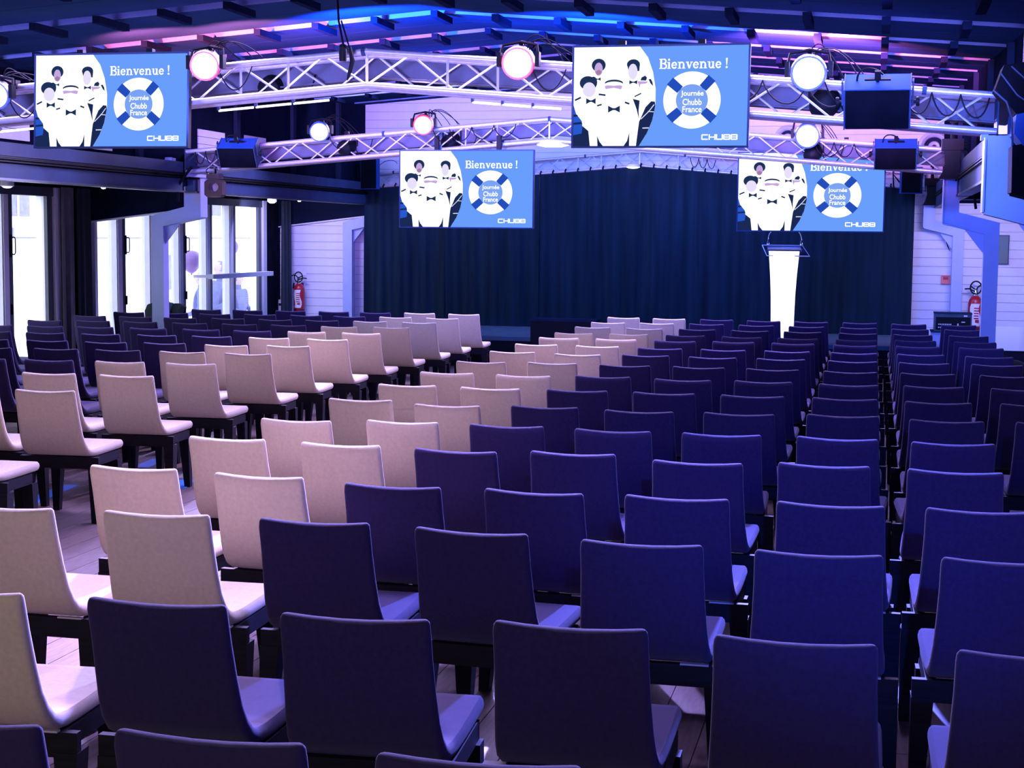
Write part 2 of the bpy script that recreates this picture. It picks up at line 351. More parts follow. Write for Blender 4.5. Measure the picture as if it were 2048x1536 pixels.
# drapes
def drape(name, label, pts, z0, z1f, mt, amp=.03, wl_=.11, cat='curtain'):
    """wavy sheet following pts (x,y) with thickness"""
    (xa, ya), (xb, yb) = pts; L = math.hypot(xb-xa, yb-ya); n = max(8, int(L/wl_*6)); dx, dy = (xb-xa)/L, (yb-ya)/L
    nx, ny = dy, -dx; mb = MB(); rows = 10; vs = []
    for side in (0, 1):
        for r_ in range(rows+1):
            for i in range(n+1):
                s_ = L*i/n; a = amp*(math.sin(2*PI*s_/wl_+.7*math.sin(s_*9))+.35*math.sin(2*PI*s_/wl_*2.3+1))*(1.15-.35*r_/rows)+side*.012
                x = xa+dx*s_+nx*a; y_ = ya+dy*s_+ny*a; zt = z1f(x); vs.append((x, y_, z0+(zt-z0)*r_/rows))
    fs = []; N = (rows+1)*(n+1)
    for r_ in range(rows):
        for i in range(n):
            a = r_*(n+1)+i; fs.append((a, a+1, a+n+2, a+n+1)); fs.append((N+a, N+a+n+1, N+a+n+2, N+a+1))
    for i in range(n): fs.append((i, N+i, N+i+1, i+1)); a = rows*(n+1)+i; fs.append((a, a+1, N+a+1, N+a))
    for r_ in range(rows):
        for c_ in (0, n): a = r_*(n+1)+c_; fs.append((a, a+n+1, N+a+n+1, N+a))
    mb.add(vs, fs); o = link(name, mb.mesh(name, mt, True)); o['label'] = label; o['category'] = cat; return o
drape('window_drape', 'grey drape bunched beside the left-hand window, nearest the camera', ((-9.85, 17.84), (-9.85, 18.16)), .02, lambda x: 2.47, M['greydrape'], .035, .16)
drape('window_drape', 'very dark drape bunched between the two groups of glass doors', ((-9.85, 18.22), (-9.85, 18.60)), .02, lambda x: 2.47, M['drape'], .04, .13)
drape('window_drape', 'dark drape in the far left corner beside the white board wall', ((-9.72, 24.98), (-9.72, 25.40)), .02, lambda x: 2.47, M['drape'], .04, .14)

# ---------------------------------------------------------------- steel frames, beams, trusses
def frame(y, d, label, k=1.0, ty=None):
    ty = y-.04 if ty is None else ty
    for sx, nm in ((1, 'right'), (-1, 'left')):
        f = lambda x: (RX+sx*x)*k
        o0 = 4.44; poly = [(o0, 2.12), (o0, 2.62), (o0+.165, 2.62), (o0+.165, 2.235), (o0+.60, 2.125), (o0+.60, 0), (o0+.44, 0), (o0+.44, 2.01)]
        if sx < 0: o0 = 4.36; poly = [(o0, 2.12), (o0, 2.62), (o0+.22, 2.62), (o0+.22, 2.24), (o0+.66, 2.13), (o0+.66, 0), (o0+.50, 0), (o0+.50, 2.01)]
        poly = [(p, 1.93+(q-1.93)*k if q > 0 else 0) for p, q in poly]
        t = T('steel_frame_post', label % nm, 'post', (f(poly[-1][0]), y, 0), 'cranked pale steel posts along both sides')
        P('post', MB().prism([(f(a), b) for a, b in poly], y, y+d), M['steel'], t)
        P('flange', MB().box(*sorted((f(o0)-.0, f(o0)-sx*.012)), y-.03, y+d+.03, 2.12, 2.62), M['steel'], t)
        P('flange', MB().prism([(f(a), b) for a, b in ((o0, 2.12), (o0, 2.108), (poly[-1][0], poly[-1][1]-.012), (poly[-1][0], poly[-1][1]))], y-.03, y+d+.03), M['steel'], t)
        P('gusset_plate', MB().prism([(f(a), b) for a, b in ((poly[-1][0], 2.0), (poly[-1][0], 1.78), (poly[-1][0]-.21, 2.055))], y+d*.4, y+d*.4+.02), M['steel'], t)
        P('seat_plate', MB().box(*sorted((f(o0-.03), f(o0+.2))), ty, y+d+.04, 2.61, 2.65), M['steel'], t)
        P('bearing_box', MB().box(*sorted((f(o0+.02), f(o0+.15))), ty, ty+d, 2.65, tz(f(o0+.08))-.27), M['steel'], t)
        P('base_plate', MB().box(*sorted((f(poly[-2][0]-.04), f(poly[-3][0]+.04))), y-.04, y+d+.04, 0, .015), M['steel'], t)
frame(11.15, .15, 'pale steel post with cranked arm nearest the camera, %s side', .982, 11.27)
frame(18.42, .15, 'pale steel post with cranked arm under the second lighting truss, %s side', 1.02, 18.0)
frame(25.27, .15, 'pale steel post against the white back wall, %s side of the stage')
# dark cross panels above the left arms
for yy, tag_ in ((18.60, 'middle'), (25.44, 'far')):
    t = T('bulkhead_panel', 'dark triangular panel above the left arm of the %s steel post' % tag_, 'panel', (-9.1, yy, 2.1), 'dark bulkhead panels')
    P('panel_sheet', MB().prism([(-8.36, 2.24), (-8.36, 2.50), (XL, 2.50), (XL, 2.045)], yy, yy+.04), M['dark'], t)
    P('panel_edge', MB().prism([(-8.36, 2.222), (-8.36, 2.242), (XL, 2.047), (XL, 2.027)], yy-.02, yy+.045), M['winframe'], t)
def beam(x, y0, y1, sx, lab):
    t = T('long_beam', lab, 'beam', (x, (y0+y1)/2, 2.42))
    P('top_channel', MB().box(x-.06, x+.06, y0, y1, 2.655, 2.785), M['steeld'], t)
    P('web', MB().box(x-.02 if sx < 0 else x-.05, x+.05 if sx < 0 else x+.02, y0, y1, 2.58, 2.66), M['black'], t)
    P('bottom_channel', MB().box(x-.06, x+.05, y0, y1, 2.435, 2.585), M['steeld'], t)
    P('bottom_lip', MB().box(x-.07, x+.07, y0, y1, 2.415, 2.437), M['windark'], t)
    for q in (2.625, 2.598): P('conduit', MB().tube([(x-sx*.075, y0, q), (x-sx*.075, y1, q)], .011, 6), M['cable'], t, True)
beam(-8.33, 5, 11.3, -1, 'grey steel beam along the left aisle, out of view before the first truss')
beam(-8.33, 11.55, 17.98, -1, 'grey-blue steel channel beam running under the left-hand screen')
beam(-8.33, 18.3, 25.2, -1, 'grey-blue steel channel beam above the far glass doors')
beam(.93, 11.55, 17.98, 1, 'steel channel beam along the right aisle between the two nearer posts')
beam(.93, 18.3, 25.2, 1, 'steel channel beam along the right aisle before the back wall')

def truss(y0, dy, xl, xr, lab, nrest, zoff=0, rl=.025, ht=.245, p=.34):
    t = T('lighting_truss', lab, 'truss', (RX, y0, tz(RX)-.25), 'aluminium lighting trusses')
    zt = lambda x, k: tz(x)+zoff-(0 if k else ht)
    for k in (1, 0):
        for y in (y0, y0+dy):
            for xa, xb in ((xl, RX), (RX, xr)):
                P('chord', MB().tube([(xa, y, zt(xa, k)), (xb, y, zt(xb, k))], rl, 10), M['alu'], t, True)
    P('end_plate', MB().box(xl-.01, xl, y0-.03, y0+dy+.03, zt(xl, 0)-.03, zt(xl, 1)+.03), M['steeld'], t)
    P('end_plate', MB().box(xr, xr+.01, y0-.03, y0+dy+.03, zt(xr, 0)-.03, zt(xr, 1)+.03), M['steeld'], t)
    cnt = 0
    for sx in (-1, 1):
        xe = xl if sx < 0 else xr; n = int(abs(xe-RX)/p)
        for face in (0, 1):
            y = y0 if face == 0 else y0+dy; ph = face
            for i in range(n):
                xa = RX+sx*p*i; xb = RX+sx*p*(i+1); a = (i+ph) % 2
                P('brace', MB().tube([(xa, y, zt(xa, a)), (xb, y, zt(xb, 1-a))], .009, 5, False), M['alud'], t, True); cnt += 1
        for i in range(0, n, 2):                       # bottom face lacing
            xa = RX+sx*p*i; xb = RX+sx*p*(i+2)
            if xb < xl or xb > xr: continue
            P('brace', MB().tube([(xa, y0, zt(xa, 0)), (xb, y0+dy, zt(xb, 0))], .008, 5, False), M['alud'], t, True)
        for x in (.62, 1.0):
            P('post_strut', MB().tube([(RX+sx*x, y0, zt(RX+sx*x, 0)), (RX+sx*x, y0, zt(RX+sx*x, 1))], .010, 5, False), M['alud'], t, True)
    P('post_strut', MB().tube([(RX, y0, zt(RX, 0)), (RX, y0, zt(RX, 1))], .011, 6, False), M['alud'], t, True)
    for q in range(nrest):
        x = xl+.5+(xr-xl-1)*q/(nrest-1)
        P('coupler', MB().tube([(x, y0, zt(x, 1)-.0), (x+.03, y0, zt(x+.03, 1))], rl+.006, 8), M['steeld'], t, True)
    return t
truss(11.30, .24, -8.30, .78, 'silver lighting truss nearest the camera, carrying the two big front screens', 5)
truss(18.03, .24, -8.25, .78, 'silver lighting truss behind the nearest one, carrying speakers and the far screens', 5)
truss(25.22, .20, -8.35, .72, 'silver truss above the dark stage curtain', 6, .012, .020, .222, .26)
for yy, lab in ((11.64, 'grey roof rafter running right behind the nearest truss'), (18.38, 'grey roof rafter running right behind the second truss')):
    t = T('roof_rafter', lab, 'beam', (RX, yy, 3.0), 'grey rafters behind the trusses')
    for xa, xb in ((-8.40, RX), (RX, .93)):
        za, zb = tz(xa)+.0, tz(xb)+.0
        P('rafter_half', MB().prism([(xa, za-.15), (xb, zb-.15), (xb, zb+.005), (xa, za+.005)], yy, yy+.08), M['rafter'], t)
        P('rafter_flange', MB().prism([(xa, za-.155), (xb, zb-.155), (xb, zb-.165), (xa, za-.165)], yy-.04, yy+.12), M['rafter'], t)
# thin lit tubes clamped under the rear bottom chord
for i, (xa, xb, y) in enumerate(((-6.95, -5.65, 11.62), (-5.05, -4.12, 11.62), (-3.0, -2.3, 11.62))):
    t = T('tube_light', ['thin bright tube light under the nearest truss, behind the left screen', 'thin bright tube light under the nearest truss, right of the left screen', 'thin bright tube light under the nearest truss, right of its peak'][i], 'light', ((xa+xb)/2, y, tz(xa)-.3), 'tube lights under the nearest truss')
    n = 3
    for q in range(n):
        a = xa+(xb-xa)*q/n+.01; b = xa+(xb-xa)*(q+1)/n-.01
        P('tube', MB().tube([(a, y, tz(a)-.292), (b, y, tz(b)-.292)], .009, 6), M['tube'], t, True)
        P('clip', MB().cbox((a, y, tz(a)-.275), (.02, .03, .03)), M['steeld'], t)

# hanging chain hoist at the peak of the nearest truss
t = T('chain_hoist', 'black hoist and chain holding up the peak of the nearest truss', 'hoist', (-3.86, 11.24, 3.3))
P('hoist_body', MB().lathe([(.0, -.07), (.028, -.07), (.032, 0), (.026, .05), (0, .06)], 10, Matrix.Translation((-3.88, 11.22, 3.27))), M['black'], t, True)
P('hoist_hook', MB().tube([(-3.82, 11.2, 3.30), (-3.80, 11.2, 3.2), (-3.82, 11.2, 3.12), (-3.84, 11.2, 3.06)], [.014, .02, .016, .006], 8), M['black'], t, True)
P('chain', MB().tube([(-3.88, 11.24, 3.3), (-3.92, 11.24, 3.5), (-3.93, 11.24, 3.68)], .008, 6).tube([(-3.83, 11.22, 3.3), (-3.90, 11.24, 3.5)], .006, 6), M['cable'], t, True)

# ---------------------------------------------------------------- diagonal dark braces on the back wall
t = T('wall_brace', 'wide dark diagonal band across the upper left of the back wall', 'brace', (-9.0, 25.4, 3.6))
P('brace_plank', MB().prism([(-9.0, 4.20), (-8.5, 4.22), (-9.62, 3.10), (-9.93, 3.10), (-9.93, 3.28)], 25.38, 25.46), M['dark2'], t)

# ---------------------------------------------------------------- ventilation rings
def ring(x, z, r, lab):
    t = T('air_diffuser', lab, 'vent', (x, 25.45, z), 'round white air diffusers on the back wall')
    m = Matrix.Translation((x, 25.49, z)) @ Matrix.Rotation(R(90), 4, 'X')
    P('outer_ring', MB().lathe([(r*.62, 0), (r*.66, .10), (r*.82, .15), (r, .10), (r*1.02, 0)], 24, m), M['ceramic'], t, True)
    P('inner_bowl', MB().lathe([(0, .05), (r*.3, .04), (r*.55, .02), (r*.62, 0)], 20, m), M['dark2'], t, True)
    P('nozzle', MB().lathe([(r*.12, .04), (r*.16, .13), (r*.30, .16), (r*.36, .12), (r*.38, .02)], 18, m), M['ceramic'], t, True)
ring(-6.13, 3.50, .21, 'round white air diffuser above the left far screen')
ring(-8.47, 3.20, .25, 'round white air diffuser behind the small speaker, left end of the back wall')
ring(-1.40, 3.50, .21, 'round white air diffuser behind the blue lamp right of centre')
ring(.84, 3.36, .25, 'round white air diffuser at the right end of the back wall')
for (x, y, z, r, lab) in ((-3.70, 18.15, 3.005, .19, 'round bright ceiling lamp under the peak of the second truss'), (-3.80, 25.05, 3.055, .11, 'small round bright lamp at the peak of the stage truss')):
    t = T('ceiling_lamp', lab, 'lamp', (x, y, z)); m = Matrix.Translation((x, y, z-.02))
    P('lamp_housing', MB().lathe([(r*1.02, 0), (r*.9, .04), (r*.3, .07), (0, .07)], 24, m), M['ceramic'], t, True)
    P('lamp_disc', MB().lathe([(0, -.025), (r*.6, -.02), (r, -.002)], 24, m), M['lampdisc'], t, True)
for (x, y, lab) in ((-9.58, 24.2, 'bright round downlight above the far glass doors'), (-9.72, 16.4, 'bright round downlight at the left edge above the window'),
                    (-8.62, 16.6, 'small downlight under the left beam before the middle post'), (-8.62, 22.9, 'small downlight under the far left beam')):
    t = T('downlight', lab, 'lamp', (x, y, 2.46), 'downlights in the left aisle ceiling'); r = .075 if x < -9 else .04
    m = Matrix.Translation((x, y, 2.44))
    P('rim', MB().lathe([(r, .06), (r*1.05, 0), (r*.9, -.01), (r*.85, .0), (r*.85, .06)], 18, m), M['ceramic'], t, True)
    P('lamp_disc', MB().lathe([(0, -.03), (r*.5, -.026), (r*.88, -.004)], 18, m), M['lampdisc'], t, True)

# ---------------------------------------------------------------- stage and curtain
t = T('stage', 'low carpeted stage in front of the dark curtain', 'stage', (-3.6, 23.9, 0))
x = -7.6
while x < .3:
    P('stage_deck', MB().box(x+.003, x+1.997 if x+2 < .5 else .5, 22.42, 25.16, .40, .45), M['stage'], t)
    P('stage_skirt', MB().box(x+.003, min(x+1.997, .5), 22.44, 22.47, 0, .40), M['black'], t); x += 2
P('edge_trim', MB().box(-7.6, .5, 22.40, 22.42, .395, .455), M['stageedge'], t)
t = T('stage_curtain', 'tall dark navy curtain hanging across the back of the stage', 'curtain', (-3.8, 25.1, .45))
edges = [-8.30, -6.9, -5.32, -3.85, -2.45, -.95, .57]
def cz(x): return tz(x)-.235
for a, b in zip(edges, edges[1:]):
    L = b-a; n = int(L/.02); rows = 14; vs = []; fs = []; seed = random.uniform(0, 9)
    for side in (0, 1):
        for r_ in range(rows+1):
            tt = r_/rows
            for i in range(n+1):
                s_ = i/n; x = a+L*s_; edge = math.exp(-(min(s_, 1-s_)*L/.10)**2)
                y = 25.10+.018*math.sin(x*17+seed)+.012*math.sin(x*41+2*seed+tt*1.5)-.035*edge*(1.2-tt)+.010*math.sin(x*9-4*tt)+side*.012
                y += -.03*math.exp(-((s_-.5-.06*(1-tt))*L/.05)**2)*(1-tt)-.025*math.exp(-((s_-.5+.07*(1-tt))*L/.045)**2)*(1-tt)
                vs.append((x, y, .45+(cz(x)-.45)*tt))
    N = (rows+1)*(n+1)
    for r_ in range(rows):
        for i in range(n):
            q = r_*(n+1)+i; fs += [(q, q+1, q+n+2, q+n+1), (N+q, N+q+n+1, N+q+n+2, N+q+1)]
        for c_ in (0, n): q = r_*(n+1)+c_; fs.append((q, q+n+1, N+q+n+1, N+q))
    for i in range(n): q = rows*(n+1)+i; fs += [(i, N+i, N+i+1, i+1), (q, q+1, N+q+1, N+q)]
    P('curtain_panel', MB().add(vs, fs), M['velvet'], t, True)
x = -8.2
while x < .55:
    z = cz(x); P('curtain_tie', MB().tube([(x, 25.14, z-.03), (x-.004, 25.17, z+.03), (x, 25.2, z+.06), (x+.004, 25.25, z+.03)], .012, 5), M['black'], t, True); x += .205

# ---------------------------------------------------------------- displays with flat print
from math import cos, sin
def poly(parent, name, pts, z, mt, fr):
    """flat printed shape; pts in picture space (0..2025, 0..1180 down) -> local face at depth z"""
    W, H = fr
    vs = [((px/2025-.5)*W, -z, (.5-py/1180)*H) for px, py in pts]
    import bmesh
    me = bpy.data.meshes.new(name); b = bmesh.new(); bv = [b.verts.new(v) for v in vs]; f = b.faces.new(bv)
    f.normal_update()
    if f.normal.y > 0: f.normal_flip()
    bmesh.ops.triangulate(b, faces=[f]); b.to_mesh(me); b.free(); me.materials.append(mt)
    return link(name, me, parent)
def polys(parent, name, lst, z, mt, fr):
    W, H = fr; import bmesh
    if not name.endswith('text') and name != 'lifebuoy' and len(lst) > 1:
        for q in lst: polys(parent, name, [q], z, mt, fr)
        return None
    me = bpy.data.meshes.new(name); b = bmesh.new()
    for pts in lst:
        f = b.faces.new([b.verts.new(((px/2025-.5)*W, -z, (.5-py/1180)*H)) for px, py in pts]); f.normal_update()
        if f.normal.y > 0: f.normal_flip()
    if name == 'lifebuoy': bmesh.ops.remove_doubles(b, verts=b.verts[:], dist=1e-5)
    bmesh.ops.triangulate(b, faces=b.faces[:]); b.to_mesh(me); b.free(); me.materials.append(mt)
    o = link(name, me, parent)
    if name.endswith('text'): o['kind'] = 'stuff'
    return o
def ell(cx, cy, rx, ry, a0=0, a1=360, n=28): return [(cx+rx*cos(R(a0+(a1-a0)*i/n)), cy+ry*sin(R(a0+(a1-a0)*i/n))) for i in range(n if a1-a0 == 360 else n+1)]
def bow(cx, cy, w, h): return [[(cx-w/2, cy-h/2), (cx-w*.1, cy-h*.14), (cx+w*.1, cy-h*.14), (cx+w/2, cy-h/2), (cx+w/2, cy+h/2), (cx+w*.1, cy+h*.14), (cx-w*.1, cy+h*.14), (cx-w/2, cy+h/2)]]
def stroke(pts, wd):
    out = []
    for (x0, y0), (x1, y1) in zip(pts, pts[1:]):
        L = math.hypot(x1-x0, y1-y0) or 1; nx, ny = -(y1-y0)/L*wd/2, (x1-x0)/L*wd/2; ex, ey = (x1-x0)/L*wd*.12, (y1-y0)/L*wd*.12
        out.append([(x0-ex+nx, y0-ey+ny), (x1+ex+nx, y1+ey+ny), (x1+ex-nx, y1+ey-ny), (x0-ex-nx, y0-ey-ny)])
    return out
def arc(cx, cy, rx, ry, a0, a1, n=10): return [(cx+rx*cos(R(a0+(a1-a0)*i/n)), cy+ry*sin(R(a0+(a1-a0)*i/n))) for i in range(n+1)]
def rect(x0, y0, x1, y1): return [[(x0, y0), (x1, y0), (x1, y1), (x0, y1)]]
def glyph(c):
    """bold slab-serif letters, baseline y=0, up is negative; cap 100, x-height 68; returns polys, advance"""
    w, s = 20, 9
    if c == 'B': return rect(8, -100, 28, 0)+rect(0, -100, 50, -91)+rect(0, -9, 52, 0)+stroke(arc(46, -75, 20, 21, -90, 90), 14)+stroke(arc(48, -26, 24, 22, -90, 90), 15)+rect(20, -57, 50, -48), 80
    if c == 'i': return rect(10, -68, 28, 0)+rect(0, -68, 28, -60)+rect(0, -8, 38, 0)+[ell(18, -90, 11, 11, n=12)], 42
    if c == 'e': return stroke(arc(31, -34, 23, 28, 35, 345, 16), 15)+rect(16, -40, 58, -31), 66
    if c == 'n': return rect(10, -68, 27, 0)+rect(0, -68, 27, -60)+rect(0, -8, 36, 0)+stroke(arc(40, -42, 20, 21, 180, 360), 14)+rect(51, -42, 69, 0)+rect(44, -8, 78, 0), 82
    if c == 'v': return stroke([(14, -66), (37, -4)], 18)+stroke([(58, -66), (37, -4)], 11)+rect(0, -68, 30, -60)+rect(46, -68, 72, -60), 72
    if c == 'u': return rect(10, -68, 27, -26)+rect(0, -68, 27, -60)+stroke(arc(36, -24, 17, 19, 180, 0), 13)+rect(48, -68, 66, 0)+rect(38, -68, 66, -60)+rect(52, -8, 76, 0), 80
    if c == '!': return [[(4, -100), (24, -100), (18, -30), (10, -30)], ell(14, -9, 11, 11, n=12)], 30
    return [], 34
def word(txt, x0, x1, ybase, cap):
    g = []; x = 0
    for c in txt:
        ps, adv = glyph(c); g += [[(a+x, b) for a, b in p] for p in ps]; x += adv
    kx = (x1-x0)/(x-4); ky = cap/100
    return [[(x0+a*kx, ybase+b*ky) for a, b in p] for p in g]
def textmesh(txt, name, mt, parent, cx, cy, wd, ht, z, fr):
    cu = bpy.data.curves.new('t', 'FONT'); cu.body = txt; cu.size = 1; cu.offset = .018; cu.align_x = 'LEFT'
    to = bpy.data.objects.new('t', cu); C.objects.link(to); dg = bpy.context.evaluated_depsgraph_get()
    me = bpy.data.meshes.new_from_object(to.evaluated_get(dg)); bpy.data.objects.remove(to)
    xs = [v.co.x for v in me.vertices]; ys = [v.co.y for v in me.vertices]; W, H = fr
    x0, x1, y0, y1 = min(xs), max(xs), min(ys), max(ys)
    for v in me.vertices:
        px = cx+((v.co.x-x0)/(x1-x0)-.5)*wd; py = cy-((v.co.y-y0)/(y1-y0)-.5)*ht
        v.co = ((px/2025-.5)*W, -z, (.5-py/1180)*H)
    me.materials.clear(); me.materials.append(mt); o = link(name, me, parent); o['kind'] = 'stuff'; return o
def display(loc, W, H, tilt, lab, rods, rz=0):
    t = T('display_screen', lab, 'screen', loc, 'hanging display screens'); t.rotation_euler = (R(tilt), 0, rz)
    P('casing', MB().box(-W/2-.012, W/2+.012, 0, .05, -H/2-.012, H/2+.012), M['black'], t, local=True); P('rear_housing', MB().box(-W*.3, W*.3, .05, .09, -H*.3, H*.3), M['black'], t, local=True)
    P('bezel', MB().box(-W/2-.014, W/2+.014, -.006, 0, H/2, H/2+.014).box(-W/2-.014, W/2+.014, -.006, 0, -H/2-.014, -H/2).box(-W/2-.014, -W/2, -.006, 0, -H/2, H/2).box(W/2, W/2+.014, -.006, 0, -H/2, H/2), M['steeld'], t, local=True)
    for q in (-W*.25, W*.25-.05): P('mounting_arm', MB().box(q, q+.05, .05, .10, -H*.35, H*.5+rods), M['black'], t, local=True)
    fr = (W, H)
    pic = P('picture', MB().box(-W/2, W/2, -.002, 0, -H/2, H/2), SC['blue'], t, local=True)
    z0 = .0025; dz = .0004
    bd = [(775, 0), (870, 130), (930, 300), (965, 500), (965, 700), (930, 880), (870, 1030), (780, 1180)]
    poly(pic, 'white_field', [(0, 0)]+bd+[(0, 1180)], z0, SC['white'], fr)
    polys(pic, 'water', [[(0, 690), (30, 790), (100, 880), (125, 1070), (0, 1070)]], z0+dz, SC['water'], fr)
    polys(pic, 'dark_ground', [[(0, 800), (50, 806), (50, 826), (0, 830)], [(0, 900), (100, 890), (108, 915), (0, 925)], [(0, 1050), (100, 1030), (110, 940), (180, 1000), (200, 1180), (0, 1180)],
        [(285, 1060), (315, 1130), (355, 1180), (290, 1180)], [(665, 1020), (665, 1180), (600, 1180), (640, 1120)],
        [(700, 620), (780, 640), (770, 760), (775, 860), (745, 740)], [(790, 865), (850, 720), (915, 650), (958, 655), (965, 700), (930, 880), (870, 1030), (780, 1180), (745, 1180), (765, 1000), (778, 890)]], z0+2*dz, SC['navy'], fr)
    polys(pic, 'white_line', stroke([(800, 860), (890, 770), (950, 690)], 10)+stroke([(820, 968), (892, 966)], 12)+stroke([(880, 770), (948, 775)], 9), z0+3*dz, SC['line'], fr)
    # five generic people in white uniforms: hair, faces, bow ties, shoulder boards
    polys(pic, 'hair', [ell(292, 215, 82, 78), ell(165, 425, 95, 82), ell(232, 420, 45, 70), ell(700, 210, 76, 60), [(626, 210), (776, 210), (770, 290), (750, 290), (640, 270)], [(785, 400), (800, 365), (840, 345), (862, 370), (850, 405)], [(880, 390), (905, 385), (925, 420), (935, 470), (905, 440)]], z0+2*dz, SC['hair'], fr)
    polys(pic, 'face', [ell(292, 262, 48, 78)], z0+3*dz, SC['shade'], fr)
    polys(pic, 'hair', [[(258, 290), (292, 268), (328, 290), (318, 320), (292, 332), (266, 320)]], z0+4*dz, SC['skin'], fr)
    polys(pic, 'face', [ell(182, 505, 76, 88), ell(695, 295, 54, 92)], z0+3*dz, SC['pale'], fr)
    polys(pic, 'face', [[(365, 465), (400, 455), (475, 462), (540, 455), (576, 465), (560, 505), (475, 485), (380, 500)], [(750, 410), (880, 415), (850, 440), (785, 445), (778, 490), (762, 440)]], z0+3*dz, SC['shade'], fr)
    polys(pic, 'cap_band', [arc(475, 430, 108, 42, 190, 350, 12)+arc(475, 445, 106, 34, 350, 190, 12)], z0+4*dz, SC['hair'], fr)
    polys(pic, 'bow_tie', bow(480, 740, 138, 82)+bow(206, 642, 112, 70)+bow(282, 380, 72, 40)+bow(702, 422, 92, 48), z0+5*dz, SC['hair'], fr)
    polys(pic, 'shoulder_board', stroke([(18, 630), (84, 598)], 20)+stroke([(300, 562), (375, 572)], 20)+stroke([(282, 698), (332, 684)], 18)+stroke([(722, 592), (795, 556)], 14)+stroke([(610, 660), (658, 678)], 20), z0+5*dz, SC['hair'], fr)
    # lifebuoy
    lb = polys(pic, 'lifebuoy', [[p, q, r_, s_] for p, q, r_, s_ in zip(ell(1387, 640, 332, 338, n=48), ell(1387, 640, 332, 338, n=48)[1:]+ell(1387, 640, 332, 338, n=48)[:1], ell(1387, 640, 184, 187, n=48)[1:]+ell(1387, 640, 184, 187, n=48)[:1], ell(1387, 640, 184, 187, n=48))], z0+dz, SC['white'], fr)
    polys(pic, 'buoy_core', [ell(1387, 640, 178, 181)], z0+dz, SC['core'], fr)
    pt = []
    for a in (-48, -139, 139, 42):
        a2, b2 = a-10.5, a+10.5
        pt.append([(1387+345*cos(R(a-9)), 640+350*sin(R(a-9))), (1387+345*cos(R(a+9)), 640+350*sin(R(a+9))), (1387+190*cos(R(a+15)), 640+193*sin(R(a+15))), (1387+190*cos(R(a-15)), 640+193*sin(R(a-15)))])
    polys(pic, 'buoy_band', pt, z0+2*dz, SC['patch'], fr)
    polys(pic, 'headline_text', word('Bienvenue !', 1003, 1792, 268, 118), z0+2*dz, SC['white'], fr)
    for txt, cy, wd, ht in (('Journée', 568, 262, 80), ('Chubb', 662, 220, 76), ('France', 748, 222, 72)):
        textmesh(txt, 'buoy_text', SC['white'], pic, 1390, cy, wd, ht, z0+3*dz, fr)
    lg = []
    for i, c in enumerate('CHUBB'):
        x = 1512+i*84; a, b, c0, d = x, x+66, 1052, 1104; sw = 15
        lg += {'C': stroke([(b, c0), (a, c0)], sw)+stroke([(a, c0), (a, d)], sw)+stroke([(a, d), (b, d)], sw), 'H': stroke([(a, c0-6), (a, d+6)], sw)+stroke([(b, c0-6), (b, d+6)], sw)+stroke([(a, 1078), (b, 1078)], sw),
               'U': stroke([(a, c0-6), (a, d)], sw)+stroke([(a, d), (b, d)], sw)+stroke([(b, d), (b, c0-6)], sw),
               'B': stroke([(a, c0), (b, c0)], sw)+stroke([(a, d), (b, d)], sw)+stroke([(a, 1078), (b, 1078)], sw)+stroke([(a, c0), (a, d)], sw)+stroke([(b, c0), (b, d)], sw)}[c]
    polys(pic, 'logo_text', lg, z0+2*dz, SC['white'], fr)
    return t
display((-5.668, 11.05, 2.915), 1.245, .690, -3, 'large display showing a welcome slide, at the upper left above the windows', .05)
display((-1.498, 11.05, 2.908), 1.218, .686, 0, 'large display showing a welcome slide, right of the peak of the nearest truss', .05)
display((-4.658, 17.82, 2.462), 1.590, .880, 0, 'display hanging before the dark curtain, left of the stage centre', .18)
display((-.745, 18.45, 2.462), 1.640, .885, 0, 'display above the lectern, its top crossed by the second truss', .18, 0)

